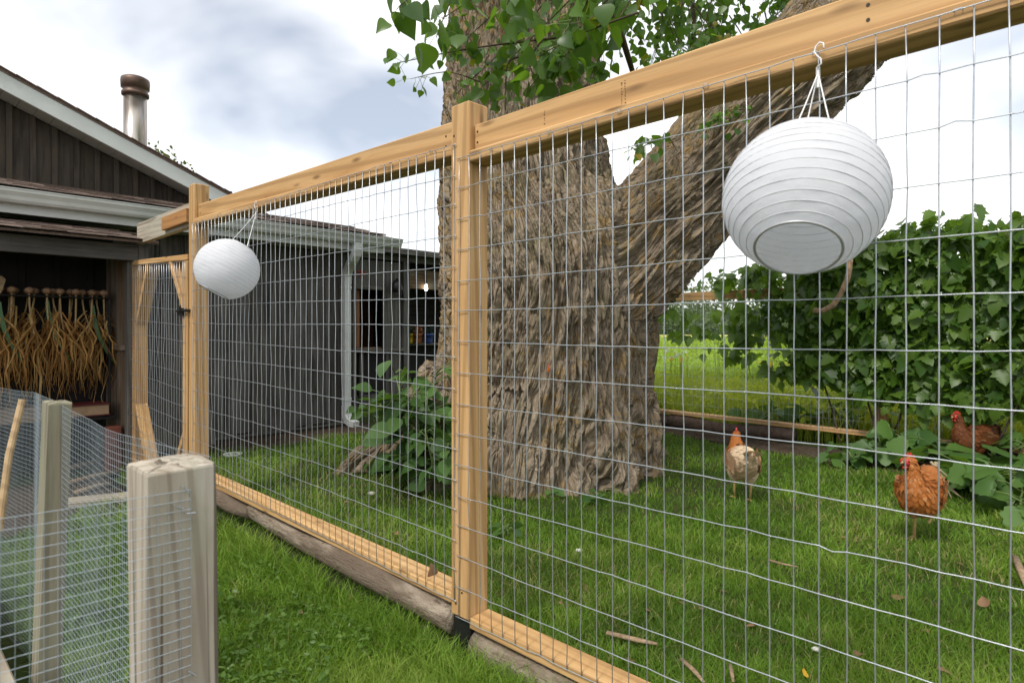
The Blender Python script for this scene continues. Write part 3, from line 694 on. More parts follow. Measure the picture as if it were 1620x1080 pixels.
def garlic(p_, s_, L, seed, green, glab=None):
    rn = random.Random(seed); q = F(s_, p_, 1.35)
    t = thing('garlic_plant', q, glab or 'all brown dried garlic plant hanging bulb up from the rack', 'garlic', 'garlic plants hanging in the lean-to')
    Mq = Matrix.Translation(q) @ MF.to_3x3().to_4x4() @ Matrix.Rotation(rn.uniform(0, 6), 4, 'Z')
    sg = 10; mb = MB(); mb.rings([[(math.cos(2*math.pi*k/sg)*r*(1+.07*math.cos(k*math.pi)), math.sin(2*math.pi*k/sg)*r*(1+.07*math.cos(k*math.pi)), z) for k in range(sg)] for r, z in ((.008, .0), (.022, .008), (.031, .022), (.029, .036), (.016, .046), (.006, .05))]); mb.build('bulb', M_GBULB, t, Mq, True)
    mb = MB(); sx, sy = rn.uniform(-.05, .05), rn.uniform(-.05, .05); ls = rn.uniform(.16, .30)
    sp = [Vector((sx*k*k/16, sy*k*k/16, -ls*k/4)) for k in range(5)]
    mb.tube([(0, 0, .004)]+sp[1:], [.007, .0065, .006, .0055, .005], 6); mb.build('stem', M_GSTEM, t, Mq)
    V, Fq, T = [], [], []
    for k in range(rn.randint(14, 19)):
        st = sp[rn.choice((2, 3, 4, 4, 4))].copy(); n_ = 9; dx, dy = rn.gauss(0, .11), rn.gauss(0, .11); LL = (L+st.z)*rn.uniform(.55, 1.05); w0 = rn.uniform(.004, .009); ph = rn.uniform(0, 6); tt = rn.random(); wob = rn.uniform(.006, .02)
        yaw = rn.uniform(0, 6.28)
        for i in range(n_):
            f_ = i/(n_-1); c_ = st + Vector((dx*math.sin(f_*2.1)*.9+wob*math.sin(f_*13+ph), dy*math.sin(f_*2.1)*.9+wob*math.cos(f_*11+ph), -LL*f_+.02*math.sin(f_*3)))
            ya = yaw+f_*3; wv = w0*(1-f_*.75); d = Vector((math.cos(ya)*wv, math.sin(ya)*wv, 0)); V += [c_-d, c_+d]; T += [tt, tt]
            if i: b_ = len(V)-4; Fq.append((b_, b_+1, b_+3, b_+2))
    me = np_mesh('leaves', np.array([tuple(x) for x in V]), [np.array(Fq)], M_GLEAF, True, {'tint': np.array(T)})
    link('leaves', me, t, Mq)
    if green:
        V, Fq = [], []
        d0 = rn.choice((-1, 1))
        for i in range(9):
            f_ = i/8; c_ = sp[1]+Vector((.02*f_, d0*.16*f_*f_, -.48*f_)); w_ = .013*math.sin(math.pi*(.12+.88*f_)**.7)+.002
            V += [(c_.x, c_.y-w_, c_.z), (c_.x+.004, c_.y+w_, c_.z)]
            if i: b_ = len(V)-4; Fq.append((b_, b_+1, b_+3, b_+2))
        link('green_leaf', np_mesh('green_leaf', np.array(V), [np.array(Fq)], M_GGREEN, True), t, Matrix.Translation(q) @ MF.to_3x3().to_4x4())['label'] = 'one leaf still green'
k = 0; rn = random.Random(2)
for row, s_ in enumerate((-4.10, -4.18, -4.25)):
    p_ = -.11-row*.03
    while p_ > -.98:
        garlic(p_, s_+rn.uniform(-.01, .01), rn.uniform(.62, .86), 100+k, row == 0 and k in (1, 4, 7), {1: 'rightmost garlic plant with a long leaf still green', 4: 'middle one of the garlic plants with a green leaf', 7: 'leftmost garlic plant with a long leaf still green'}.get(k)); k += 1; p_ -= rn.uniform(.07, .12)
# things in the lean-to
bs = thing('wooden_scoop_box', F(-4.12, -.86, 1.345), 'pale wooden trug standing on the garlic rack', 'box')
mb = MB(); c0 = F(-4.12, -.80, 1.36)
rr = []
for (w_, h) in ((.085, 0), (.10, .05), (.112, .10), (.09, .125)): rr.append([(-4.12+a*.05, -.82+b*w_, 1.345+h) for a, b in ((-1, -1), (1, -1), (1, 1), (-1, 1))])
mb.rings(rr); fmesh(mb, 'box', wood('pale_box', (.26, .18, .09), (.36, .26, .14), (.42, .32, .19)), bs)
t = thing('book', F(-3.98, -.22, .426), 'thick closed book with dark red cover on the lean-to shelf', 'book')
fbox('cover', -4.20, -3.93, -.40, -.10, .515, .523, plain('red_cover', (.10, .018, .018), .5), t, .002, 'p'); fbox('cover', -4.20, -3.93, -.40, -.10, .434, .442, plain('red_cover2', (.10, .018, .018), .5), t, .002, 'p')
fbox('pages', -4.19, -3.94, -.39, -.11, .4425, .5145, plain('book_pages', (.30, .20, .12), .8), t, .001, 'p'); fbox('spacer', -4.18, -3.95, -.36, -.14, .426, .4335, M_DARKIN, t, 0, 'p')
o = fbox('timber_block', -4.10, -3.92, -1.3, -.48, .427, .53, M_OLDB, None, .004, 'p'); tag(o, 'rough brown timber lying on the lean-to shelf', 'timber')
o = fbox('terracotta_pot', -3.95, -3.86, -.14, -.04, 0, .35, plain('rust_red', (.17, .05, .03), .7), None, .008, 'z'); tag(o, 'rust red block standing at the lean-to corner post', 'block'); o.name = 'red_block'
o = beam('leaning_board', F(-4.30, .55, .03), F(-4.54, .56, .62), .50, .03, M_GREYW, None, .004); tag(o, 'old grey board leaning on the dark wall behind the gate', 'board')
t = thing('feeding_dish', gnd(368, 722), 'pale plastic feeding dish on the ground behind the fence', 'dish')
lathe('dish', [(.001, .008), (.05, .008), (.065, .018), (.075, .028), (.078, .028), (.07, .012), (.055, .003), (.001, .003)], plain('white_plastic', (.6, .62, .6), .4), t, Matrix.Translation(gnd(368, 722)), 24)

# ================================================================== THE OLD POPLAR
tree = thing('poplar_tree', (.2, 4.9, 0), 'huge old poplar with furrowed lichen-spotted trunk forking into two stems', 'tree')
TRUNK = [(.14, 4.9, -.12, 1.02), (.15, 4.9, .08, .95), (.18, 4.9, .4, .89), (.25, 4.9, .8, .86), (.27, 4.9, 1.2, .86), (.24, 4.9, 1.6, .86), (.11, 4.92, 2.1, .72), (.065, 4.95, 2.6, .665), (.07, 5.0, 3.2, .635), (.10, 5.05, 4.0, .60), (.15, 5.1, 5.0, .52)]
BRANCH = [(.54, 4.82, 1.16, .48), (.985, 4.74, 1.675, .455), (1.475, 4.7, 2.235, .435), (1.96, 4.66, 2.79, .435), (2.47, 4.62, 3.32, .42), (2.97, 4.6, 3.85, .40), (3.7, 4.6, 4.7, .34)]
ROOTS = [[(-.40, 4.72, .62, .34), (-.76, 4.66, .28, .21), (-1.05, 4.62, .12, .14), (-1.38, 4.58, -.06, .07)],
         [(.50, 4.42, .62, .34), (.66, 4.22, .25, .22), (.76, 4.10, .02, .12), (.80, 4.0, -.08, .06)],
         [(.78, 5.0, .62, .36), (1.0, 5.15, .25, .20), (1.22, 5.28, .05, .11), (1.40, 5.36, -.08, .05)],
         [(.05, 4.35, .5, .42), (.03, 4.08, .12, .27), (.02, 3.92, -.08, .16)],
         [(-.30, 4.42, .5, .32), (-.50, 4.22, .12, .20), (-.62, 4.1, -.06, .10)],
         [(.85, 4.7, .5, .28), (1.0, 4.62, .16, .17), (1.1, 4.55, -.05, .08)]]
def dens(pts, n):
    pts = np.array(pts); t = np.linspace(0, len(pts)-1, n); out = []
    for x in t:                                       # Catmull-Rom
        i = min(int(x), len(pts)-2); f_ = x-i; p0, p1, p2, p3 = pts[max(i-1, 0)], pts[i], pts[i+1], pts[min(i+2, len(pts)-1)]
        out.append(.5*((2*p1)+(-p0+p2)*f_+(2*p0-5*p1+4*p2-p3)*f_**2+(-p0+3*p1-3*p2+p3)*f_**3))
    return np.array(out)
mb = MB()
def stem(pts, n, lob, seed):
    d = dens(pts, n); k = 48; rn = np.random.default_rng(seed); rr = []; ph = rn.uniform(0, 6.28, 6)
    prev = None
    for i in range(n):
        c = Vector(d[i][:3]); t = Vector(d[min(i+1, n-1)][:3]-d[max(i-1, 0)][:3]).normalized()
        u = (t.cross(Vector((0, 1, 0.001))).normalized() if prev is None else (prev-t*prev.dot(t)).normalized()); prev = u; w_ = t.cross(u)
        ring = []
        for j in range(k):
            a = 2*math.pi*j/k
            r = d[i][3]*(1+lob*(.5*math.sin(3*a+ph[0]+i*.05)+.4*math.sin(5*a+ph[1]-i*.06)+.35*math.sin(8*a+ph[2]+i*.03)))
            ring.append(c+u*(math.cos(a)*r)+w_*(math.sin(a)*r))
        rr.append(ring)
    mb.rings(rr)
stem(TRUNK, 40, .05, 1); stem(BRANCH, 30, .05, 2)
for k, r_ in enumerate(ROOTS): stem(r_, 14, .06, 5+k)
# burls and the hollow of the fork
tmp = mb.build('tmp_trunk', None)
md = tmp.modifiers.new('r', 'REMESH'); md.mode = 'VOXEL'; md.voxel_size = .0113; md.use_smooth_shade = True
m2 = tmp.modifiers.new('s', 'SMOOTH'); m2.iterations = 16; m2.factor = .5
dg = bpy.context.evaluated_depsgraph_get(); ev = tmp.evaluated_get(dg); em_ = ev.to_mesh()
nv = len(em_.vertices); co = np.empty(nv*3, np.float32); em_.vertices.foreach_get('co', co); co = co.reshape(-1, 3).astype(float)
no = np.empty(nv*3, np.float32); em_.vertices.foreach_get('normal', no); no = no.reshape(-1, 3).astype(float)
npo = len(em_.polygons); li = np.empty(len(em_.loops), np.int32); em_.loops.foreach_get('vertex_index', li)
lt_ = np.empty(npo, np.int32); em_.polygons.foreach_get('loop_total', lt_)
assert (lt_ == 4).all(); quads = li.reshape(-1, 4)
ev.to_mesh_clear(); bpy.data.objects.remove(tmp)
def stemspace(pts, c):
    d = dens(pts, 60); ax = d[:, :3]; L = np.concatenate([[0], np.cumsum(np.linalg.norm(np.diff(ax, axis=0), axis=1))])
    best = np.full(len(c), 1e9); idx = np.zeros(len(c), int)
    for i in range(60):
        dd = ((c-ax[i])**2).sum(1); m = dd < best; best = np.where(m, dd, best); idx = np.where(m, i, idx)
    t = ax[np.minimum(idx+1, 59)]-ax[np.maximum(idx-1, 0)]; t /= np.linalg.norm(t, axis=1)[:, None]
    rel = c-ax[idx]; al = (rel*t).sum(1); rad_ = rel-t*al[:, None]; r = np.linalg.norm(rad_, axis=1)
    u = np.cross(t, np.array([0, 1, 0.001])); u /= np.linalg.norm(u, axis=1)[:, None]; w_ = np.cross(t, u)
    th = np.arctan2((rad_*w_).sum(1), (rad_*u).sum(1)); R = d[idx, 3]
    return np.stack([np.cos(th), np.sin(th), L[idx]+al], 1), r/R, R, th
qa, ra, Ra, tha = stemspace(TRUNK, co); qb, rb, Rb, thb = stemspace(BRANCH, co)
useb = rb < ra*(1+.25*(co[:, 2] < 1.9))
useb &= (co[:, 2] > 1.15)
q = np.where(useb[:, None], qb*np.array([.46, .46, 1]), qa*np.array([.82, .82, 1])); q[:, 2] += useb*17.3
low = np.stack([fbm(q*np.array([2.2, 2.2, 1.1])+i*13, 2, i) for i in range(3)], 1)-.5
mid = np.stack([fbm(q*np.array([9, 9, 4.0])+i*7, 2, 20+i) for i in range(3)], 1)-.5
qq = q+low*np.array([.18, .18, .0])+mid*np.array([.032, .032, .05])
d1, d2, cid = voro(qq*np.array([9.0, 9.0, 1.25]), 3)        # broad plates
e1 = sstep(.0, .26, d2-d1)
d1b, d2b, cidb = voro(qq*np.array([28, 28, 2.6])+5, 8)     # narrow ridges
e2 = sstep(.0, .36, d2b-d1b)
d1c, d2c, cidc = voro(qq*np.array([40, 40, 5])+9, 12)
e3 = sstep(.0, .4, d2c-d1c)
fine = fbm(q*np.array([60, 60, 38]), 3, 31)-.5
h = .028*e1+.010*(cid-.5)+.046*e2*(.5+.5*e1)+.012*(cidb-.5)+.013*e3+.012*fine
h += .03*(fbm(q*np.array([3, 3, 1.6]), 3, 41)-.5)
flat = sstep(-.15, .1, co[:, 2])*.8+.2
co2 = co+no*((h-.070)*flat*np.where(useb, .85, 1.0))[:, None]
lich = fbm(co*np.array([3.2, 3.2, 2.2]), 4, 51)*.6+fbm(co*14, 3, 55)*.5-.1*e1*0
upf = no[:, 2]*.35-no[:, 0]*.38                           # lichen likes the upper side of the limb and the left flank
lichen = sstep(.48, .64, fbm(co*30, 3, 58))*sstep(.50, .72, lich+np.where(useb, np.maximum(upf, 0)*.55, np.maximum(-no[:, 0]-.35, 0)*.55*(co[:, 2] > .5)))
def m_bark():
    s = NT('furrowed_bark'); v = s.n('ShaderNodeTexCoord').outputs['Object']; bk = s.n('ShaderNodeVectorMath', {0: s.attr('bark', 'Vector'), 1: (60, 60, 11)}, operation='MULTIPLY').outputs[0]; n = s.noise(bk, 1.0, 5, .7); n2 = s.noise(v, 4, 4, .6)
    pl = s.attr('plate'); li_ = s.attr('lichen')
    c = s.ramp(n, [(.28, (.095, .071, .048)), (.5, (.195, .152, .107)), (.70, (.33, .275, .21))])
    c = s.mix(s.math('MULTIPLY', pl, .34), c, (.34, .285, .21))
    c = s.mix(s.ramp(n2, [(.48, 0.), (.68, .55)]), c, (.15, .135, .07))
    c = s.mix(s.math('MULTIPLY', li_, .55), c, (.27, .165, .045))
    return s.bsdf(c, .92, bump=s.math('ADD', n, s.math('MULTIPLY', s.ramp(s.n('ShaderNodeTexVoronoi', {'Vector': s.n('ShaderNodeVectorMath', {0: s.attr('bark', 'Vector'), 1: (64, 64, 6.5)}, operation='MULTIPLY').outputs[0], 'Scale': 1.0}, feature='DISTANCE_TO_EDGE').outputs[0], [(0., 0.), (.22, 1.)]), 1.2)), bstr=.8, bdist=.013, spec=.15)
M_BARK = m_bark()
M_TWIG = plain('twig_bark', (.10, .072, .045), .85, var=.4, sc=60)
me = np_mesh('trunk', co2, [quads], M_BARK, True, {'plate': cid*.5+cidb*.5, 'lichen': lichen, 'bark': qq})
link('trunk', me, tree)

# ---- leaves
def leaf_tris(outline, fold, droop, L):
    """outline: half outline (x along, y across) of a unit leaf; returns verts, tris"""
    n = len(outline); V = []; 
    for x, y in outline: V.append((x*L, 0, -droop*x*x*L))
    for sgn in (1, -1):
        for x, y in outline: V.append((x*L, sgn*y*L, fold*abs(y)*L-droop*x*x*L))
    T = []
    for si, sgn in ((1, 1), (2, -1)):
        o = si*n
        for i in range(n-1):
            a, b, c_, d = i, i+1, o+i+1, o+i
            for t in ((a, b, c_), (a, c_, d)):
                p_ = [V[k] for k in t]
                ar = np.linalg.norm(np.cross(np.subtract(p_[1], p_[0]), np.subtract(p_[2], p_[0])))
                if ar > 1e-9: T.append(t if sgn > 0 else t[::-1])
    return np.array(V, float), np.array(T)
DELTOID = [(0, 0), (.03, .26), (.12, .40), (.25, .45), (.42, .40), (.58, .30), (.74, .18), (.88, .075), (1, 0)]
GRAPE = [(0, 0), (-.18, .12), (-.22, .30), (-.05, .36), (.0, .50), (.10, .40), (.20, .46), (.36, .62), (.38, .42), (.40, .30), (.54, .34), (.62, .25), (.72, .24), (.84, .12), (1, 0)]
OVATE = [(0, 0), (.05, .16), (.18, .29), (.36, .33), (.55, .28), (.75, .17), (.9, .07), (1, 0)]
SQUASH = [(0, 0), (-.16, .14), (-.20, .34), (-.02, .52), (.12, .50), (.30, .60), (.44, .46), (.62, .46), (.74, .28), (.90, .17), (1, 0)]
DIAMOND = [(0, 0), (.45, .30), (1, 0)]; PENTA = [(0, 0), (.2, .26), (.6, .24), (1, 0)]
def leafset(outl, L=1.0, fold=.25, droop=.2, var=4, seed=0):
    rn = random.Random(seed)
    return [leaf_tris(outl, fold*rn.uniform(.3, 1.5)*(1 if rn.random() > .2 else -.6), droop*rn.uniform(-.4, 1.8), L) for _ in range(var)]
LS_POP = leafset(DELTOID, var=6, seed=1); LS_VINE = leafset(GRAPE, fold=.2, var=6, seed=2); LS_DI = leafset(DIAMOND, var=3, seed=5); LS_PE = leafset(PENTA, var=4, seed=6); LS_OV = leafset(OVATE, fold=.3, var=5, seed=3); LS_SQ = leafset(SQUASH, fold=.32, droop=.45, var=5, seed=4)
def rotmats(dirv, up, roll):
    """x axis along dirv, z axis near up; arrays"""
    x = dirv/np.linalg.norm(dirv, axis=1)[:, None]; y = np.cross(up, x); nn = np.linalg.norm(y, axis=1)[:, None]; y = np.where(nn > 1e-6, y/np.maximum(nn, 1e-6), np.array([0, 1, 0])); z = np.cross(x, y)
    c, s_ = np.cos(roll)[:, None], np.sin(roll)[:, None]
    return np.stack([x, y*c+z*s_, -y*s_+z*c], 2)           # columns
def merged(pos, R, size, var, rn):
    Vs, Ts, Tn = [], [], []; off = 0; which = rn.integers(0, len(var), len(pos))
    for k, (V, T) in enumerate(var):
        m = which == k
        if not m.any(): continue
        P = pos[m][:, None, :]+np.einsum('nij,vj->nvi', R[m], V)*size[m][:, None, None]
        n = m.sum(); Vs.append(P.reshape(-1, 3)); Ts.append((T[None]+(np.arange(n)*len(V))[:, None, None]).reshape(-1, 3)+off); Tn.append(np.repeat(rn.random(n), len(V))); off += n*len(V)
    return np.concatenate(Vs), np.concatenate(Ts), np.concatenate(Tn)
def leaf_meshes(var, m, name='leaf'):
    return [np_mesh(name, V, [T], m, True, {'tint': np.full(len(V), k*.17)}) for k, (V, T) in enumerate(var)]
def M4(pos, R, size):
    return Matrix([[R[i][0]*size, R[i][1]*size, R[i][2]*size, pos[i]] for i in range(3)]+[[0, 0, 0, 1]])
def place_leaves(parent, pos, R, size, var, mats, rn, nobj, name='leaf', stuff='foliage'):
    d = np.linalg.norm(pos-np.array([0, 0, EYE]), axis=1)
    px = 810+FPX*pos[:, 0]/np.maximum(pos[:, 1], .1); py = 523-FPX*(pos[:, 2]-EYE)/np.maximum(pos[:, 1], .1)
    inside = (px > -20) & (px < 1640) & (py > -20) & (py < 1100)
    order = np.argsort(np.where(inside, d/size, 1e6)); k = order[:nobj]; rest = order[nobj:]
    for i in k: link(name, mats[int(rn.integers(0, len(mats)))], parent, M4(pos[i], R[i], size[i]))
    if len(rest):
        V, T, tn = merged(pos[rest], R[rest], size[rest], var, rn); tag(link(stuff, np_mesh(stuff, V, [T], mats[0].materials[0], True, {'tint': tn}), parent), kind='stuff')
M_POP = leafmat('poplar_leaf', (.036, .092, .016), (.11, .21, .030), trans=.46, rough=.38, spec=.5, yel=(.36, .25, .03))
pm = leaf_meshes(LS_POP, M_POP); rn = np.random.default_rng(12)
pos, dr, sz = [], [], []; petioles = MB()
def twig(pts, r0, leaves, L, spread=.10, sub=True):
    pts = [Vector(p) for p in pts]; d = [Vector(x[:3]) for x in dens([tuple(p)+(0,) for p in pts], 10)]
    MB().tube(d, [r0*(1-.7*i/9) for i in range(10)], 5).build('twig', M_TWIG, tree, None, True)
    for k in range(int(leaves*1.25)):
        f_ = rn.uniform(.05, 1.0)**.65; i = min(int(f_*9), 8); base = d[i].lerp(d[i+1], f_*9-i)
        dv = Vector((rn.normal(0, 1), rn.normal(0, 1), rn.normal(-.25, .8))).normalized()
        tip = base+dv*(spread*rn.uniform(.35, 1.2)); petioles.tube([base, base.lerp(tip, .5)+Vector((0, 0, .006)), tip], .0011, 3)
        ld = Vector((dv.x*.5+rn.normal(0, .45), dv.y*.5+rn.normal(0, .45), rn.normal(-.75, .35)))
        pos.append(tip); dr.append(ld); sz.append(L*rn.uniform(.5, 1.1))
def tw(a, b, r0, leaves, L, Ya, Yb, bend=.05, spread=.10):
    A, B_ = at(a[0], a[1], Ya), at(b[0], b[1], Yb); mid_ = (A+B_)/2+Vector((rn.normal(0, bend), rn.normal(0, bend), abs(rn.normal(0, bend))))
    twig([A, mid_, B_], r0, leaves, L, spread)
# near hanging sprays in front of the left stem
tw((790, -120), (632, 10), .006, 18, .115, 2.75, 2.55, spread=.09); tw((800, -90), (690, 60), .006, 20, .12, 2.8, 2.65)
tw((880, 60), (628, 100), .006, 24, .065, 3.0, 2.95, .03, .07)
tw((760, 130), (650, 125), .004, 9, .06, 3.0, 2.95, .02, .07)
for (a, b, n_, L, y0, y1) in (((980, -150), (740, 60), 26, .10, 3.0, 2.9), ((1000, -100), (760, 140), 34, .085, 3.1, 3.05), ((960, -60), (830, 150), 34, .10, 3.0, 2.8), ((1000, -40), (880, 110), 30, .105, 2.9, 2.7), ((1040, -60), (930, 130), 34, .10, 3.1, 2.8), ((900, -120), (700, 30), 24, .10, 3.0, 2.9), ((880, -20), (720, 150), 28, .075, 3.2, 3.15), ((1010, 20), (850, 90), 24, .10, 2.7, 2.7), ((930, -130), (800, 20), 24, .105, 2.8, 2.7), ((1000, -140), (900, 40), 26, .105, 2.8, 2.7), ((860, 60), (905, 170), 20, .085, 2.9, 2.9), ((820, 90), (800, 175), 20, .075, 3.05, 3.05)):
    tw(a, b, .006, n_, L, y0, y1)
# sprays behind, between the two stems and along the limb
for k in range(52):
    x0 = rn.uniform(950, 1300); y0 = rn.uniform(-120, 130); Y = rn.uniform(4.9, 7.0)
    if x0 > 1180: Y = rn.uniform(5.3, 7)
    tw((x0+rn.uniform(-60, 60), y0-rn.uniform(60, 150)), (x0+rn.uniform(-70, 70), y0+rn.uniform(0, 70)), .008, 34, .10, Y, Y-.2, .12, .16)
for k in range(9):
    x0 = rn.uniform(1000, 1340); tw((x0+60, 235-(x0-1000)*.48), (x0, 240-(x0-1000)*.42), .005, 10, .075, 4.15 if k % 2 else 5.2, 4.1 if k % 2 else 5.2, .05, .09)
tw((1060, 215), (1000, 235), .004, 10, .08, 4.3, 4.3, .02, .07)
# limbs carrying the sprays
for a, b, r in (((930, -60, 4.6), (1015, 160, 5.9), .035), ((1090, -60, 6.0), (1095, 130, 6.2), .03), ((900, -200, 3.6), (870, -20, 3.0), .02), ((1000, -160, 5.0), (905, -160, 3.2), .03)):
    A, B_ = at(*a), at(*b); MB().tube([A, (A+B_)/2+Vector((.04, .02, .03)), B_], [r, r*.8, r*.6], 7).build('branch', M_TWIG, tree, None, True)
tag(petioles.build('petiole', plain('petiole_green', (.16, .20, .06), .6), tree), kind='stuff')
pos = np.array([tuple(p) for p in pos]); dr = np.array([tuple(p) for p in dr]); sz = np.array(sz)
R = rotmats(dr, rn.normal(0, .5, pos.shape)+np.array([0, -.7, .7]), rn.uniform(-.9, .9, len(pos)))
place_leaves(tree, pos, R, sz, LS_POP, pm, rn, 290)
# crown above the picture: it shades the lawn
N = 5000; cc = np.array([(.1, 5.2, 6.6, 2.6, 1.5), (-1.6, 5.8, 6.0, 1.6, 1.2), (2.4, 5.0, 6.0, 2.2, 1.2), (3.6, 4.4, 5.6, 1.8, 1.0), (1.2, 7.0, 6.2, 2.0, 1.3)]); w_ = rn.integers(0, len(cc), N)
dv = rn.normal(0, 1, (N, 3)); dv /= np.linalg.norm(dv, axis=1)[:, None]; rr_ = rn.random(N)**(1/2.5); cl = fbm(dv*4+w_[:, None]*3.1, 2, 71)
pos = cc[w_, :3]+dv*rr_[:, None]*np.stack([cc[w_, 3], cc[w_, 3], cc[w_, 4]], 1); keep = (cl > .40) & (pos[:, 2] > 4.6); pos = pos[keep]; n_ = len(pos)
R = rotmats(rn.normal(0, 1, (n_, 3))+np.array([0, 0, -.6]), np.tile(np.array([0, 0, 1.]), (n_, 1)), rn.uniform(-1, 1, n_))
V, T, tn = merged(pos, R, rn.uniform(.12, .2, n_), LS_PE, rn)
tag(link('crown', np_mesh('crown', V, [T], M_POP, True, {'tint': tn}), tree), kind='stuff')
tb = MB()
for a, b, c_, r in (((.15, 5.1, 5.2), (-.4, 5.5, 6.2), (-1.4, 5.9, 6.6), .2), ((.15, 5.1, 5.2), (.4, 5.2, 6.4), (.9, 5.8, 7.4), .28), ((3.6, 4.6, 4.6), (3.8, 4.5, 5.4), (3.9, 4.2, 6.2), .2)): tb.tube([a, b, c_], [r*1.4, r, r*.5], 10)
tb.build('limb', M_BARK, tree, None, True)
bt = MB(); q_ = at(868, 580, 4.03)
s_ = thing('bark_tag', q_, 'small orange tag nailed to the tree trunk', 'tag')
mb = MB(); mb.v = [(-.012, 0, -.03), (.012, 0, -.034), (.016, -.002, .012), (-.002, 0, .03), (-.012, .004, -.03), (.012, .004, -.034), (.016, .004, .012), (-.002, .004, .03)]; mb.f = [(0, 1, 2, 3), (7, 6, 5, 4), (0, 4, 5, 1), (1, 5, 6, 2), (2, 6, 7, 3), (3, 7, 4, 0)]
mb.build('plate', plain('orange_tag', (.55, .10, .01), .5), s_, Matrix.Translation(q_))

# ================================================================== LANTERNS
def m_paper():
    s = NT('white_nylon'); v = s.coord(rnd=False); n = s.noise(v, 22, 4, .6); n2 = s.noise(v, 7, 3)
    c = s.mix(n, (.85, .86, .90), (.81, .82, .86)); c = s.mix(s.ramp(n2, [(.6, 0.), (.75, .3)]), c, (.70, .70, .71))
    b = s.n('ShaderNodeBsdfDiffuse', {0: c}); tr = s.n('ShaderNodeBsdfTranslucent', {0: c})
    bp = s.n('ShaderNodeBump', {'Height': n, 'Strength': .22, 'Distance': .012}); s.t.links.new(bp.outputs[0], b.inputs['Normal'])
    o = s.n('ShaderNodeMixShader', {0: .5, 1: b.outputs[0], 2: tr.outputs[0]}); s.t.links.new(o.outputs[0], s.out.inputs[0]); return s.m
M_RIB = plain('rib_wire', (.66, .67, .70), .5, sc=30); M_PAPER = m_paper(); M_WHITEW = plain('white_wire', (.75, .75, .75), .4, sc=30); M_RING = plain('grey_ring', (.45, .46, .47), .4, .5)
def lantern(c, r, axis, roll, hook, label, seed):
    rn_ = random.Random(seed); c = Vector(c); z = Vector(axis).normalized(); x = z.cross(Vector((0, 1, 0))).normalized(); y = z.cross(x)
    M = Matrix.Translation(c) @ Matrix([[x[i], y[i], z[i], 0] for i in range(3)]+[[0, 0, 0, 1]])
    t = thing('paper_lantern', hook, label, 'lantern', 'round white lanterns hung on the fence')
    op = math.asin(.50); nr = 19; seg = 56; rings_ = []; ribs = MB(); hs = []
    tops = [-math.pi/2+op+(math.pi-2*op*.82)*i/(nr-1) for i in range(nr)]
    tops[0] = -math.pi/2+op
    tl = []
    for i in range(nr-1):
        for k in range(4): tl.append((tops[i]+(tops[i+1]-tops[i])*k/4, k))
    tl.append((tops[-1], 0)); wr = [rn_.uniform(0, 6.28) for _ in range(nr)]
    pn = np.array([[a, k, 0] for a, k in tl])
    for (a, k) in tl:
        pinch = 1-.0022*math.sin(math.pi*k/4) if k else 1.0
        band = int((a-tops[0])/(tops[1]-tops[0])) % nr
        ring = []
        for j in range(seg):
            b = 2*math.pi*j/seg; wob = 1+.0035*math.sin(5*b+wr[band])*(1 if k else .4)+.003*math.sin(11*b+wr[band]*2)*(1 if k else .2)
            ring.append((math.cos(a)*r*pinch*wob*math.cos(b), math.cos(a)*r*pinch*wob*math.sin(b), math.sin(a)*r*pinch*.99*wob))
        rings_.append(ring)
    MB().rings(rings_, cap=False).build('shade', M_PAPER, t, M, True)
    for a in tops:
        ribs.tube([(math.cos(a)*r*1.001*math.cos(b), math.cos(a)*r*1.001*math.sin(b), math.sin(a)*r*.99) for b in [2*math.pi*j/48 for j in range(49)]], .0008, 4, False)
    ribs.build('rib', M_RIB, t, M, True)
    for a, rr_, nm in ((tops[0], .0026, 'bottom_ring'), (tops[-1], .002, 'top_ring')):
        MB().tube([(math.cos(a)*r*math.cos(b), math.cos(a)*r*math.sin(b), math.sin(a)*r*.99) for b in [2*math.pi*j/48 for j in range(49)]], rr_, 6, False).build(nm, M_RING, t, M, True)
    hk = Vector(hook); mb = MB(); jn = hk+Vector((0, 0, -.045)); a = tops[-1]
    for b in (.4, 2.5, 4.6):
        e_ = M @ Vector((math.cos(a)*r*math.cos(b), math.cos(a)*r*math.sin(b), math.sin(a)*r*.99)); mb.tube([jn, (jn+e_)/2+Vector((0, 0, -.002)), e_], .0015, 5)
    mb.tube([jn+Vector((0, 0, -.03)), jn+Vector((0, 0, .012))], .004, 6)
    mb.build('hanger', M_WHITEW, t)
    ex, ez = E, Z; mb = MB()
    cv = [(.0, -.035), (.009, -.03), (.008, -.02), (0, -.012), (-.006, -.002), (-.004, .01), (.004, .016), (.012, .012), (.014, .0)]
    mb.tube([hk+ez*b+ex*a_*.9-G*.006+G*(.004 if b > .005 else 0) for a_, b in cv], .0016, 6); mb.build('hook', M_WHITEW, t, None, True)
    return t
s0 = 22*.0508; lantern(F(s0+.014, -.146, 1.328), .143, (.30, .46, .84), 0, F(s0, -.012, 1.652), 'large-looking nearer white round lantern, open bottom facing us', 1)
s1 = -30.5*.0508; lantern(F(s1+.0, -.152, 1.382), .149, (.42, .22, .88), 0, F(s1+.0, -.012, 1.722), 'farther small-looking white round lantern hung left, by the gate', 2)
mb = MB(); A = at(1288, 491, 1.33); 
o = mb.tube([at(1288, 491, 1.33), at(1300, 492, 1.33), at(1318, 483, 1.335), at(1330, 465, 1.335), at(1341, 440, 1.34), at(1346, 410, 1.34)], [.0062, .0055, .0065, .0055, .006, .005], 8).build('twig', plain('dry_twig', (.24, .16, .09), .9, var=.5, sc=120), None, None, True)
tag(o, 'short bent dry twig caught in the wire below the big lantern', 'twig')

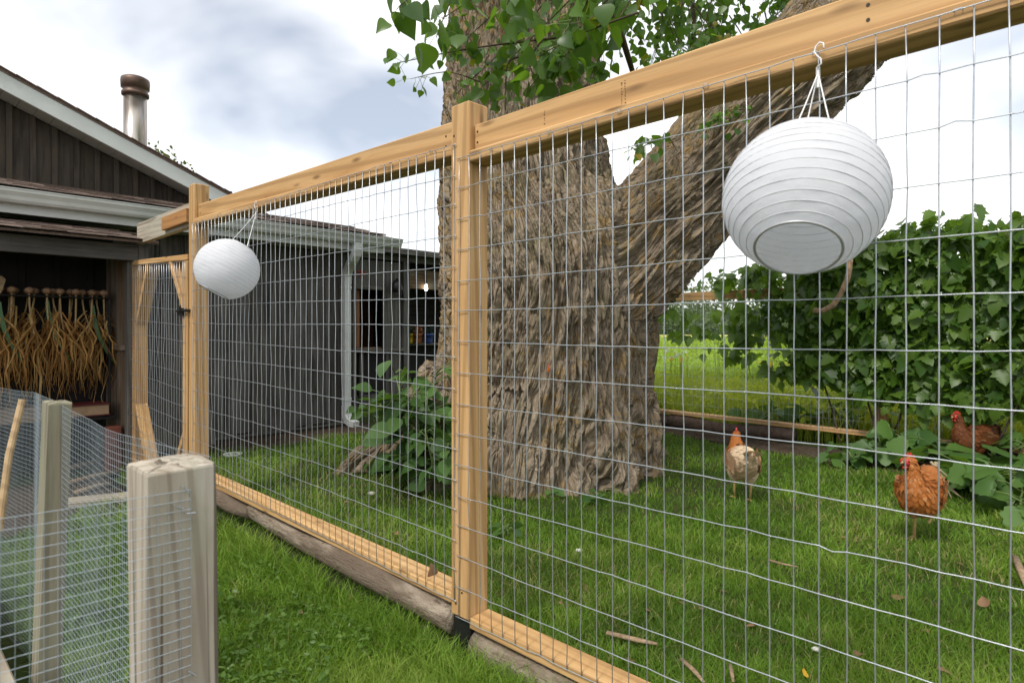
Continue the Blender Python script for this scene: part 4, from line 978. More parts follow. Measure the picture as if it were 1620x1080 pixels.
# ================================================================== BACK FENCE AND VINE
bf = thing('back_fence', B(1.5, 0, 0), 'low wooden fence with wire mesh behind the lawn, overgrown by vine', 'fence')
def bbox(name, w0, w1, d0, d1, z0, z1, m, grain='w', bev=.003):
    c = B((w0+w1)/2, (d0+d1)/2, (z0+z1)/2)
    if grain == 'w': ax = (BD, Z.cross(BD), Z); d = (w1-w0, d1-d0, z1-z0)
    else: ax = (Z, BD, Z.cross(BD)); ax = (Z, BD, Z.cross(BD)); d = (z1-z0, w1-w0, d1-d0)
    M = Matrix.Translation(c) @ Matrix([[ax[j][i] for j in range(3)]+[0] for i in range(3)]+[[0, 0, 0, 1]])
    return link(name, box_mesh(name, d, bev, m), bf, M)
for a, b in ((-1.6, 2.4), (2.403, 4.7), (4.703, 6.2)):
    bbox('top_rail', a, b, -.02, .02, 1.405, 1.495, M_NEW); bbox('bottom_rail', a, b, -.045, .045, .155, .192, M_NEW)
for w_ in (-1.4, 2.4, 4.7, 6.1): bbox('post', w_-.045, w_+.045, -.112, -.047, 0, 1.40, M_NEWO, 'z')
wire_panel(-1.5, -1.5+150*.0508, [1.40-.1016*k for k in range(13)], 0, bf, p=.05, seed=31, r=.0012, frame=B)
for a, b, lb in ((-1.2, .45, 'dark log under the back fence near the trunk'), (.35, 1.7, 'dark log under the back fence beside the squash leaves'), (2.9, 4.6, 'dark log under the back fence behind the hens')):
    o = log(B(a, .02, .07), B(b, .02, .075), .07, .06, lb, int(a*10)+40); o.data.materials[0] = plain('dark_log', (.09, .06, .045), .9, var=.5, sc=25)
M_VINE = leafmat('vine_leaf', (.032, .084, .012), (.125, .215, .030), trans=.40, rough=.42, spec=.45)
vm = leaf_meshes(LS_VINE, M_VINE); rn = np.random.default_rng(31)
vine = thing('climbing_vine', B(3, -.1, 0), 'dense climbing vine with lobed leaves covering the back fence', 'vine')
def topz(w_): return np.interp(w_, [-.3, .3, .8, 1.5, 2.2, 2.8, 3.3, 4.5, 6], [1.40, 1.50, 1.62, 1.72, 1.88, 1.94, 1.90, 1.88, 1.9])
N = 13500; w_ = rn.uniform(-.15, 6.0, N); tz = topz(w_); f_ = rn.random(N); bot = np.interp(w_, [-.2, .8, 1.4, 2.2, 3.0, 6], [1.05, .85, .75, .55, .42, .42]); z = bot+(tz-bot)*(1-f_**1.15)+rn.normal(0, .05, N)
dn = np.interp(w_, [-.2, .3, .7, 1.2, 1.6, 2.1], [.01, .03, .10, .24, .62, 1.0]); cl = fbm(np.stack([w_*3.2, z*3.2, np.zeros(N)], 1), 3, 91)
keep = (rn.random(N) < dn*np.where(cl > .44, 1, np.where(w_ > 1.8, .65, .25))) & ~((w_ < 1.35) & (z > 1.30) & (z < 1.54) & (rn.random(N) < .85)); w_, z = w_[keep], z[keep]; n_ = len(w_)
bulge = .16*(fbm(np.stack([w_*2.4, z*2.4, np.full(n_, 4.)], 1), 2, 95)-.35)+.10
layer = rn.random(n_); dd = np.where(layer < .62, bulge+rn.normal(.06, .05, n_), rn.uniform(-.35, .1, n_))
pos = np.array([tuple(B(a, b, c_)) for a, b, c_ in zip(w_, dd, z)]); bn = np.array(tuple(BN))
R = rotmats(np.stack([rn.normal(0, .5, n_)+BN.x*.35, rn.normal(0, .4, n_)+BN.y*.35, rn.normal(-.75, .4, n_)], 1), bn[None]*.7+np.array([0, 0, .65])+rn.normal(0, .45, (n_, 3)), rn.normal(0, .5, n_))
place_leaves(vine, pos, R, .05+.09*rn.random(n_)**1.2, LS_VINE, vm, rn, 295)
mb = MB(); r2 = random.Random(6)
for k in range(22):
    w0 = r2.uniform(1.9, 5.6); d0 = r2.uniform(-.05, .12); pts = []; zt = float(topz(w0))*r2.uniform(.6, .98)
    for i in range(7): t = i/6; pts.append(B(w0+.18*math.sin(t*4+k)+.1*t, d0+.04*math.sin(t*7+k), .02+zt*t))
    mb.tube(pts, [.010*(1-.6*i/6) for i in range(7)], 5)
mb.build('stem', M_TWIG, vine, None, True)

# ================================================================== FIELD, WEEDS, FAR WOOD
def strips(pos, h, wd, lean, rn, seg=3, head=None):
    """upright tapering blades; returns verts, quads"""
    n = len(pos); az = rn.uniform(0, 6.283, n); la = rn.uniform(0, 6.283, n); ld = np.stack([np.cos(la), np.sin(la)], 1)*lean[:, None]
    V = np.empty((n, (seg+1)*2, 3))
    for i in range(seg+1):
        t = i/seg; hw = wd*(1-t**1.6)*.5+wd*.03
        V[:, 2*i, 0] = pos[:, 0]+ld[:, 0]*t*t*h-np.cos(az)*hw; V[:, 2*i, 1] = pos[:, 1]+ld[:, 1]*t*t*h-np.sin(az)*hw
        V[:, 2*i+1, 0] = pos[:, 0]+ld[:, 0]*t*t*h+np.cos(az)*hw; V[:, 2*i+1, 1] = pos[:, 1]+ld[:, 1]*t*t*h+np.sin(az)*hw
        V[:, 2*i, 2] = V[:, 2*i+1, 2] = pos[:, 2]+h*t*np.sqrt(np.maximum(1-(lean*t)**2*.45, .2))
    q = np.array([[2*i, 2*i+1, 2*i+3, 2*i+2] for i in range(seg)])
    return V.reshape(-1, 3), (q[None]+(np.arange(n)*(seg+1)*2)[:, None, None]).reshape(-1, 4), np.repeat(rn.random(n), (seg+1)*2)
M_WEED = leafmat('weeds', (.16, .245, .024), (.33, .41, .07), trans=.4, rough=.6, spec=.2)
rn = np.random.default_rng(77)
N = 16000; w_ = rn.uniform(-2.2, 3.6, N); d_ = -rn.uniform(.15, 2.6, N); pos = np.array([tuple(B(a, b, 0)) for a, b in zip(w_, d_)]); cl = fbm(pos*1.3, 3, 5)
h = (.16+.42*rn.random(N)*sstep(.3, .7, cl))*1.0
V1, Q1, t1 = strips(pos, h, rn.uniform(.006, .014, N), rn.uniform(.05, .6, N), rn)
N = 9000; w_ = rn.uniform(-2.2, 3.4, N); d_ = -rn.uniform(.15, 2.4, N); zz = rn.uniform(.05, .50, N)*(.55+.6*fbm(np.stack([w_*1.5, d_*1.5, w_*0], 1), 2, 8)); pos = np.array([tuple(B(a, b, c_)) for a, b, c_ in zip(w_, d_, zz)])
R = rotmats(rn.normal(0, 1, (N, 3))+np.array([0, 0, .1]), np.tile([0, 0, 1.], (N, 1)), rn.normal(0, .6, N)); V2, T2, t2 = merged(pos, R, rn.uniform(.04, .09, N), LS_PE, rn)
tag(link('meadow_weeds', np_mesh('meadow_weeds', np.concatenate([V1, V2]), [Q1, T2+len(V1)], M_WEED, True, {'tint': np.concatenate([t1, t2])})), 'tall green weeds growing beyond the back fence', 'weeds', kind='stuff')
# crop rows
N = 26000; Y = 10+ (60-10)*rn.random(N)**1.8; X = Y*rn.uniform(.12, .62, N); ok = np.array([behind_back(a, b) > 2.3 for a, b in zip(X, Y)]); X, Y = X[ok], Y[ok]; N = len(X)
pos = np.stack([X, Y, rn.uniform(.12, .42, N)], 1); R = rotmats(rn.normal(0, 1, (N, 3)), np.tile([0, 0, 1.], (N, 1)), rn.normal(0, .4, N)); V, T, tn = merged(pos, R, rn.uniform(.08, .14, N)*np.clip(Y/14, 1, 3), LS_DI, rn)
M_CROP = leafmat('crop_leaf', (.15, .25, .03), (.28, .39, .07), trans=.35, rough=.6, spec=.2)
tag(link('crop_plants', np_mesh('crop_plants', V, [T], M_CROP, True, {'tint': tn})), 'low leafy green crop filling the field', 'crop', kind='stuff')
# wild flowers
def flowers(px, py, Y, n, col, label, spread, size):
    c = at(px, py, Y); t = thing('wild_flowers', (c.x, c.y, 0), label, 'flowers'); r2 = random.Random(px); mb = MB(); st = MB()
    for k in range(n):
        q = c+Vector((r2.gauss(0, spread), r2.gauss(0, spread*.6), r2.gauss(0, spread*.55)))
        st.tube([(q.x+r2.uniform(-.05, .05), q.y, 0), q], .003, 3)
        tilt = Euler((r2.uniform(-.2, 1.2), r2.uniform(-.4, .4), 0)).to_matrix()
        for i in range(7):
            a = 2*math.pi*i/7; mb.poly([q, q+tilt @ Vector((math.cos(a-.3)*size*.6, math.sin(a-.3)*size*.6, .004)), q+tilt @ Vector((math.cos(a)*size, math.sin(a)*size, 0)), q+tilt @ Vector((math.cos(a+.3)*size*.6, math.sin(a+.3)*size*.6, .004))])
    tag(mb.build('flower_heads', plain('petal_%d' % px, col, .6), t), kind='stuff'); st.build('flower_stems', M_WEED, t)
flowers(1070, 560, 8.2, 9, (.72, .72, .68), 'cluster of white daisies in the weeds beside the trunk', .07, .035)
flowers(1072, 569, 8.0, 7, (.60, .38, .02), 'yellow flowers just below the white daisies', .06, .03)
flowers(1228, 572, 7.0, 12, (.62, .45, .03), 'yellow flowers in the weeds left of the dense vine', .09, .028)
flowers(1131, 540, 8.0, 4, (.70, .72, .66), 'few pale flowers among the thin vine', .12, .025)
# far wood
M_WOOD = leafmat('far_wood_leaf', (.075, .115, .06), (.15, .20, .10), trans=.2, rough=.8, spec=.1)
N = 26000; cx = rn.uniform(0, 150, N); base = 150+rn.uniform(0, 30, N)+.0*cx; hh = 13.5+4.5*fbm(np.stack([cx*.05, base*.05, cx*0], 1), 3, 3)-.035*np.maximum(cx-45, 0); f_ = rn.random(N); zz = hh*(1-f_**.8)
cl = fbm(np.stack([cx*.16, base*.16, zz*.2], 1), 2, 17); ok = (cl > .40) | (zz < 5); cx, base, zz = cx[ok], base[ok], zz[ok]; N = len(cx)
R = rotmats(rn.normal(0, 1, (N, 3)), rn.normal(0, .4, (N, 3))+np.array([0, -.5, .8]), rn.uniform(-1, 1, N)); V, T, tn = merged(np.stack([cx, base, zz], 1), R, rn.uniform(.7, 1.5, N), LS_DI, rn)
tag(link('far_wood', np_mesh('far_wood', V, [T], M_WOOD, True, {'tint': tn})), 'far wooded rise on the horizon beyond the field', 'woods', kind='stuff')
hm = MB(); hx_ = list(range(-60, 330, 6)); hy = [(182, 0), (190, 7), (205, 11), (240, 12), (300, 0)]
hm.v = [(x*1.0, y, z*(.75+.25*math.sin(x*.05)+.12*math.sin(x*.21))) for x in hx_ for y, z in hy]
hm.f = [(i*5+j, i*5+5+j, i*5+6+j, i*5+1+j) for i in range(len(hx_)-1) for j in range(4)]
tag(hm.build('hills', plain('hill_green', (.06, .095, .05), .95, var=.4, sc=.2), None, None, True), kind='structure')
# tree tips behind the house roof
t = thing('garden_tree', at(265, 523, 14) - Vector((0, 0, 1.08)), 'leafy tree top just showing above the house roof', 'tree'); base = at(265, 523, 14); base.z = 0
MB().tube([base, base+Vector((.05, 0, 2.4)), base+Vector((0, 0, 4.6))], [.12, .09, .03], 8).build('trunk', M_TWIG, t)
pts = []; cr = MB()
for k in range(34):
    px = rn.uniform(225, 305); e_ = at(px, 238+(px-240)*.62+rn.uniform(-3, 60), 14+rn.normal(0, .3)); cr.tube([base+Vector((0, 0, 2.6)), (base+Vector((0, 0, 3.2))).lerp(e_, .6)+Vector((0, 0, .15)), e_], [.03, .02, .006], 4)
    for j in range(30): pts.append(e_+Vector((rn.normal(0, .12), rn.normal(0, .12), rn.normal(-.05, .13))))
cr.build('branches', M_TWIG, t); pos = np.array([tuple(p) for p in pts]); N = len(pos)
R = rotmats(rn.normal(0, 1, (N, 3)), rn.normal(0, .6, (N, 3))+np.array([0, 0, 1.]), rn.normal(0, 1, N)); V, T, tn = merged(pos, R, rn.uniform(.06, .11, N), LS_OV, rn)
tag(link('crown', np_mesh('crown', V, [T], leafmat('olive_leaf', (.05, .08, .02), (.12, .14, .05)), True, {'tint': tn}), t), kind='stuff')

# ================================================================== LEAFY PLANTS
M_BURD = leafmat('shrub_leaf', (.032, .085, .018), (.090, .18, .036), trans=.3, rough=.5, spec=.4)
M_SQ = leafmat('squash_leaf', (.040, .105, .020), (.11, .205, .042), trans=.28, rough=.5, spec=.4)
M_STALK = plain('green_stalk', (.10, .15, .04), .6, var=.3, sc=30)
bm_ = leaf_meshes(LS_OV, M_BURD); sm_ = leaf_meshes(LS_SQ, M_SQ)
def plant(name, base, label, cat, group, n, size, hgt, spread, meshes, seed, dirbias=(0, 0), up=.5, stems=3):
    r2 = np.random.default_rng(seed); base = Vector(base); t = thing(name, base, label, cat, group); mb = MB()
    tips = []
    for k in range(stems):
        a = r2.uniform(0, 6.28); e_ = base+Vector((math.cos(a)*spread*.45+dirbias[0]*.6, math.sin(a)*spread*.45+dirbias[1]*.6, hgt*r2.uniform(.75, 1.0))); tips.append((base+Vector((math.cos(a)*.03, math.sin(a)*.03, 0)), e_))
        mb.tube([tips[-1][0], tips[-1][0].lerp(e_, .5)+Vector((0, 0, hgt*.08)), e_], [.010, .008, .004], 6)
    for k in range(n):
        s0, e_ = tips[k % stems]; f_ = r2.uniform(.15, 1.0); q = s0.lerp(e_, f_)+Vector((0, 0, hgt*.08*math.sin(f_*3.14)))
        a = r2.uniform(0, 6.28); ln = spread*r2.uniform(.15, .6); dv = Vector((math.cos(a), math.sin(a), r2.uniform(.0, up)))
        tip = q+dv*ln; tip.z = max(tip.z, .05); mb.tube([q, q.lerp(tip, .55)+Vector((0, 0, .02)), tip], [.0045, .004, .003], 5)
        d = np.array([[dv.x, dv.y, r2.uniform(-.9, .25)]]); R = rotmats(d, np.array([[BN.x*.35+r2.normal(0, .4), -.35+r2.normal(0, .4), .9]]), np.array([r2.normal(0, .45)]))[0]
        link('leaf', meshes[int(r2.integers(0, len(meshes)))], t, M4(tip, R, size*r2.uniform(.65, 1.2)))
    mb.build('stalk', M_STALK, t, None, True)
    return t
plant('leafy_shrub', gnd(668, 775), 'tall leafy burdock shrub growing against the trunk left of the middle post', 'shrub', None, 120, .16, .80, .36, bm_, 1, (-.04, .05), .6, 6)
plant('leafy_shrub', gnd(700, 790), 'lower dark leafy shrub just left of the middle fence post', 'shrub', None, 50, .14, .50, .28, bm_, 2, (0, 0), .5, 4)
plant('leafy_shrub', gnd(605, 690), 'small leafy shrub at the foot of the downspout', 'shrub', None, 34, .12, .42, .40, bm_, 3, (0, 0), .5, 4)
plant('leafy_shrub', gnd(630, 745), 'broad low burdock leaves in front of the tree root', 'shrub', None, 14, .18, .18, .26, bm_, 4, (0, 0), .3, 3)
for k, (px, py, n, sz_, h_, sp, lb) in enumerate(((1225, 690, 15, .20, .26, .34, 'leftmost squash plant, at the end of the back fence board'), (1290, 690, 17, .20, .30, .36, 'squash plant under the middle of the vine, beside the leftmost one'), (1345, 700, 14, .17, .36, .34, 'thin taller squash plant below the fence post'),
        (1395, 735, 16, .17, .20, .36, 'low squash plant behind the front hen'), (1450, 735, 16, .19, .26, .36, 'squash plant left of the hen at the back fence'), (1545, 790, 18, .22, .24, .40, 'broad squash plant right of the front hen'), (1600, 755, 14, .21, .28, .36, 'squash plant at the right picture edge under the fence board'), (1612, 825, 13, .20, .20, .32, 'nearest squash plant at the right picture edge'), (1330, 735, 12, .12, .12, .3, 'small low squash plant at the lawn edge'))):
    plant('squash_plant', gnd(px, py), lb, 'plant', 'squash plants below the back fence', int(n*1.5), sz_*.82, h_, sp, sm_, 20+k, (0, 0), .5, 4)
for k, (px, py, lb) in enumerate(((870, 783, 'small broad-leaved weed at the foot of the trunk, left one'), (935, 800, 'small broad-leaved weed in the lawn right of the trunk foot'), (812, 850, 'small broad-leaved weed in the lawn right of the middle post'))):
    plant('lawn_weed', gnd(px, py), lb, 'weed', 'broad-leaved weeds in the lawn', 7, .085, .06, .10, bm_, 50+k, (0, 0), .8, 2)

# ================================================================== HENS
def m_feather(name, cols, pale):
    s = NT(name); t = s.attr('tint'); z_ = s.attr('pale'); v = s.coord(rnd=False); n = s.noise(v, 90, 3)
    c = s.ramp(t, [(0., cols[0]), (.45, cols[1]), (.8, cols[2]), (1., cols[3])]); c = s.mix(z_, c, pale); c = s.mix(s.math('MULTIPLY', n, .35), c, tuple(x*.4 for x in cols[0]))
    return s.bsdf(c, .7, spec=.25)
RED = ((.22, .062, .014), (.40, .135, .028), (.50, .19, .042), (.58, .30, .11))
DRK = ((.055, .017, .007), (.14, .045, .012), (.20, .068, .018), (.25, .10, .03))
M_FR = m_feather('red_feathers', RED, (.74, .58, .39)); M_FD = m_feather('dark_feathers', DRK, (.40, .25, .14))
M_COMB = plain('red_comb', (.50, .035, .03), .5, var=.25, sc=60); M_BEAK = plain('horn_beak', (.42, .28, .13), .5, sc=50); M_LEG = plain('yellow_leg', (.50, .34, .14), .6, sc=80); M_EYE = plain('hen_eye', (.02, .01, .005), .15, sc=20)
def hen(loc, heading, scale, yaw, neckz, pale_fn, mf, label, seed, tuck=None, headfwd=0.0, tail_up=1.0):
    rn_ = np.random.default_rng(seed); t = thing('hen', loc, label, 'hen', 'hens in the run', heading)
    M = Matrix.Translation(Vector(loc)) @ Matrix.Rotation(heading, 4, 'Z') @ Matrix.Scale(scale, 4)
    sp = [(-.235, .305*tail_up+.0, .012, .022), (-.20, .290*tail_up, .028, .05), (-.155, .262, .055, .078), (-.10, .235, .079, .098), (-.04, .214, .092, .109), (.03, .210, .092, .108), (.08, .228, .080, .098), (.112, .262, .060, .074), (.126, .300, .043, .052)]
    hx, hz = .126+headfwd, .300
    nk = [(.130+headfwd*.4, .335, .034, .038), (.134+headfwd*.8, .365, .028, .031), (.142+headfwd, .388, .0265, .027), (.158+headfwd, .397, .024, .024), (.172+headfwd, .394, .018, .018), (.180+headfwd, .390, .009, .009)]
    nk = [(x, .30+(z-.30)*neckz, a, b) for x, z, a, b in nk]
    def yrot(p, f_):
        a = yaw*f_; x, y = p.x-.128-headfwd*.5, p.y; return Vector((.128+headfwd*.5+x*math.cos(a)-y*math.sin(a), x*math.sin(a)+y*math.cos(a), p.z))
    al = sp+nk; d = dens(al, 46); seg = 20; rr = []; n = len(d)
    ctr = []
    for i in range(n):
        c = Vector((d[i][0], 0, d[i][1])); tg = Vector((d[min(i+1, n-1)][0]-d[max(i-1, 0)][0], 0, d[min(i+1, n-1)][1]-d[max(i-1, 0)][1])).normalized(); up = Vector((-tg.z, 0, tg.x)); f_ = max(0, min(1, (i/(n-1)*14-7.5)/3.5)); ctr.append(c)
        rr.append([yrot(c+Vector((0, 1, 0))*math.cos(2*math.pi*k/seg)*d[i][2]+up*math.sin(2*math.pi*k/seg)*d[i][3], f_) for k in range(seg)])
    bm2 = MB().rings(rr); nb = len(bm2.v)
    P = np.array(bm2.v); body_t = np.clip(.35+.3*(fbm(P*22, 2, seed)-.5)*2, 0, 1); pal = pale_fn(P)
    # fluffy thighs belong to the body
    for sy in (-1, 1):
        if tuck == sy: continue
        x0 = -.02+.03*sy; bm2.rings([[(x0+math.cos(a)*r, sy*.042+math.sin(a)*r*.9, z) for a in [2*math.pi*k/10 for k in range(10)]] for r, z in ((.055, .17), (.055, .145), (.042, .115), (.024, .09), (.010, .075))])
    P = np.array(bm2.v); me = np_mesh('body', P, [np.array([f_ for f_ in bm2.f if len(f_) == 4])], mf, True, {'tint': np.clip(.35+.6*(fbm(P*22, 2, seed)-.5), 0, 1), 'pale': pale_fn(P)})
    link('body', me, t, M)
    # feathers laid over the body, pointing to the tail
    V, Q, T, Pl = [], [], [], []
    for i in range(1, n-5):
        cnt = 30 if i < 30 else 22
        for k in range(cnt):
            a = rn_.uniform(0, 2*math.pi); f0 = i+rn_.uniform(0, 1); ia = int(f0); k0 = a/(2*math.pi)*seg; ka = int(k0) % seg
            p = Vector(rr[ia][ka]).lerp(Vector(rr[min(ia+1, n-1)][ka]), f0-ia).lerp(Vector(rr[ia][(ka+1) % seg]), k0-int(k0))
            cc_ = sum((Vector(x) for x in rr[ia]), Vector())/seg; nr = (p-cc_).normalized(); bk = (Vector(rr[ia-1][ka])-Vector(rr[min(ia+1, n-1)][ka])).normalized()
            bk = (bk+Vector((0, 0, -.25))+Vector(tuple(rn_.normal(0, .12, 3)))).normalized(); sd_ = nr.cross(bk).normalized(); L = (.036 if i < 28 else .020)*rn_.uniform(.7, 1.2); w2 = L*.27; lift = .002+rn_.uniform(0, .003)
            b0 = len(V); V += [p-sd_*w2*.5+nr*.001, p+sd_*w2*.5+nr*.001, p+bk*L*.5+sd_*w2+nr*lift, p+bk*L*.5-sd_*w2+nr*lift, p+bk*L+nr*(lift*1.1-L*.08)]
            Q.append((b0, b0+1, b0+2, b0+3)); T.append((b0+3, b0+2, b0+4)); 
    tt = np.repeat(rn_.random(len(V)//5), 5); P = np.array([tuple(x) for x in V])
    link('plumage', np_mesh('plumage', P, [np.array(Q), np.array(T)], mf, True, {'tint': np.clip(.33+tt*.22+.35*(fbm(P*14, 2, 3)-.5), 0, 1), 'pale': np.clip(pale_fn(P)+(tt > .94)*.14, 0, 1)}), t, M)
    # wings
    for sy in (-1, 1):
        V, Q, T = [], [], []
        for row, (cnt, x0, z0, L, dz) in enumerate(((9, -.045, .235, .12, -.010), (8, .0, .245, .09, -.012), (7, .035, .25, .065, -.012))):
            for k in range(cnt):
                f_ = k/(cnt-1); p = Vector((x0+.02*f_+rn_.normal(0, .003), sy*(.088+.006*row+.006*(1-abs(f_-.5))), z0+.035-.085*f_)); ld = Vector((-1, sy*-.12, -.12-.12*f_)).normalized(); sd_ = Vector((0, sy*.15, 1)).normalized()*(.011+.002*row); b0 = len(V)
                V += [p-sd_*.6, p+sd_*.6, p+ld*L*.7+sd_, p+ld*L*.7-sd_, p+ld*L]; Q.append((b0, b0+1, b0+2, b0+3)); T.append((b0+3, b0+2, b0+4))
        P = np.array([tuple(x) for x in V]); tt = np.repeat(rn_.random(len(V)//5), 5)
        link('wing', np_mesh('wing', P, [np.array(Q), np.array(T)], mf, True, {'tint': .25+tt*.5, 'pale': np.clip(pale_fn(P)*.55+(tt > .8)*.3, 0, 1)}), t, M)
    # tail fan
    V, Q, T = [], [], []
    for k in range(14):
        f_ = k/13-.5; p = Vector((-.19, f_*.05, .285*tail_up)); ld = Vector((-1, f_*.9, .75*tail_up-abs(f_)*.5+rn_.normal(0, .05))).normalized(); sd_ = Vector((0, 1, 0)).cross(ld).normalized()*.006+Vector((0, .013, 0)); L = .085*rn_.uniform(.85, 1.15); b0 = len(V)
        V += [p-sd_*.6, p+sd_*.6, p+ld*L*.7+sd_, p+ld*L*.7-sd_, p+ld*L]; Q.append((b0, b0+1, b0+2, b0+3)); T.append((b0+3, b0+2, b0+4))
    P = np.array([tuple(x) for x in V]); tt = np.repeat(rn_.random(len(V)//5), 5)
    link('tail', np_mesh('tail', P, [np.array(Q), np.array(T)], mf, True, {'tint': tt*.6, 'pale': pale_fn(P)}), t, M)
    # head details
    hd = Vector((.158+headfwd, 0, .30+(.397-.30)*neckz)); Y1 = lambda p: yrot(Vector(p), 1.0)
    H = lambda x, y, z: tuple(Y1(hd+Vector((x, y, z))))
    mb = MB(); cp = [(-.030, .012), (-.034, .030), (-.024, .024), (-.018, .042), (-.009, .028), (-.002, .045), (.005, .027), (.012, .038), (.018, .018), (.02, .006)]
    mb.v = [H(x, -.0035, z) for x, z in cp]+[H(x, .0035, z) for x, z in cp]+[H(x, -.004, .006) for x, z in cp]+[H(x, .004, .006) for x, z in cp]; m_ = len(cp)
    for i in range(m_-1): mb.f += [(2*m_+i, 2*m_+i+1, i+1, i), (3*m_+i+1, 3*m_+i, m_+i, m_+i+1), (i, i+1, m_+i+1, m_+i)]
    mb.build('comb', M_COMB, t, M)
    for sy in (-1, 1):
        mb = MB(); mb.rings([[H(.008+math.cos(a)*r, sy*(.013+dy), z+math.sin(a)*r*1.0) for a in [2*math.pi*k/10 for k in range(10)]] for r, dy, z in ((.017, .0, -.002), (.017, .0065, -.002), (.010, .010, -.002))]); mb.build('face_skin', M_COMB, t, M, True)
        mb = MB(); mb.rings([[H(.010+math.cos(a)*r, sy*.010+math.sin(a)*r*.45, z) for a in [2*math.pi*k/8 for k in range(8)]] for r, z in ((.006, -.014), (.010, -.024), (.011, -.034), (.006, -.042))]); mb.build('wattle', M_COMB, t, M, True)
        mb = MB(); mb.rings([[H(.009+math.cos(a)*r, sy*(.0225+dy), .003+math.sin(a)*r) for a in [2*math.pi*k/8 for k in range(8)]] for r, dy in ((.0045, 0), (.0045, .001), (.002, .003))]); mb.build('eye', M_EYE, t, M, True)
    mb = MB(); mb.rings([[H(x, math.cos(a)*w2, z+math.sin(a)*h2) for a in [2*math.pi*k/8 for k in range(8)]] for x, w2, h2, z in ((.016, .009, .009, -.003), (.027, .006, .006, -.005), (.037, .001, .0012, -.011))]); mb.build('beak', M_BEAK, t, M, True)
    for sy in (-1, 1):
        x0 = -.02+.03*sy; mb = MB()
        if tuck == sy:
            mb.tube([(x0, sy*.04, .15), (x0-.02, sy*.042, .105), (x0+.03, sy*.042, .085)], [.012, .008, .006], 7)
        else:
            mb.tube([(x0-.004, sy*.042, .10), (x0-.01, sy*.042, .078), (x0+.004, sy*.042, -.022)], [.010, .0085, .0075], 8)
            for a, L in ((-.5, .045), (0, .055), (.5, .045), (math.pi, .022)): mb.tube([(x0+.004, sy*.042, -.020), (x0+.004+math.cos(a)*L*.5, sy*.042+math.sin(a)*L*.5, -.024), (x0+.004+math.cos(a)*L, sy*.042+math.sin(a)*L, -.032)], [.006, .0048, .0025], 6)
        mb.build('leg', M_LEG, t, M, True)
    return t
def pal_a(P): return np.clip(sstep(-.03, -.16, P[:, 0])*.06+sstep(.15, .10, P[:, 2])*.45, 0, 1)
def pal_b(P): return np.clip(sstep(.07, -.09, P[:, 0])*1.0+sstep(.19, .11, P[:, 2])*.6, 0, 1)
def pal_c(P): return np.zeros(len(P))+.0
hen(tuple(gnd(1457, 862)+Vector((0, 0, .045))), rad(222), 1.0, rad(-38), 1.0, pal_a, M_FR, 'rust red hen on one leg, head turned left, nearest to us', 1, tuck=1, tail_up=.80)
hen(tuple(gnd(1173, 792)+Vector((0, 0, .042))), rad(84), .98, rad(-20), .62, pal_b, M_FR, 'hen walking away, pale fluffy rump towards us', 2, headfwd=.02)
hen((3.50, 4.60, .045), rad(192), .98, rad(-10), 1.0, pal_c, M_FD, 'dark brown hen standing at the back fence', 3)

# ================================================================== LOW MESH FENCE IN FRONT
low = thing('mesh_fence', F(.1, -1.046, 0), 'low old fence of weathered posts and fine wire mesh at the left', 'fence')
def old_post(s0, s1, p0, p1, zt, m, lean=(0, 0), label=None, seed=0):
    """weathered post with worn, uneven top; grain along its local X (up)"""
    rn_ = random.Random(seed); L = zt; n = 12; rr = []
    w_, d_ = s1-s0, p1-p0
    prof_ = [(-1, -.97), (-.97, -1), (-.4, -1), (.1, -1), (.5, -1), (.97, -1), (1, -.97), (1, -.3), (1, .3), (1, .97), (.97, 1), (.3, 1), (-.3, 1), (-.97, 1), (-1, .97), (-1, .0)]
    for i in range(n+1):
        t = i/n if i < n-1 else (1-.005/L if i == n-1 else 1.0); sh = 1.0-(.025 if i == n else 0)
        rr.append([(t*L+(rn_.uniform(-.003, .002) if i == n else 0), b*d_/2*sh*(1+rn_.uniform(-.008, .004)), -a*w_/2*sh*(1+rn_.uniform(-.008, .004))) for a, b in prof_])
    for sh2, dz in ((.7, .0015), (.35, .002), (.08, .0015)): rr.append([(L+dz+rn_.uniform(-.003, .003), p_[1]*sh2, p_[2]*sh2) for p_ in rr[n]])
    mb = MB(); mb.rings(rr)
    base = F((s0+s1)/2, (p0+p1)/2, 0); x = (Vector((0, 0, 1))+E*lean[0]+G*lean[1]).normalized(); z = (-E-x*(-E).dot(x)).normalized(); y = z.cross(x)
    M = Matrix.Translation(base) @ Matrix([[x[k], y[k], z[k], 0] for k in range(3)]+[[0, 0, 0, 1]])
    o = mb.build('post', m, low, M)
    if label: o['label'] = label
    return o
old_post(.55, .642, -1.092, -1.006, .897, M_NEAR, (.0, -.012), 'thick pale weathered post with worn top', 1)
old_post(-.47, -.385, -1.072, -1.022, .895, M_MOSSY, (0, .032), 'mossy grey thinner post', 2)
old_post(-1.52, -1.43, -1.085, -1.03, .93, M_MOSSY, (0, -.01), 'grey post at the left picture edge', 3)
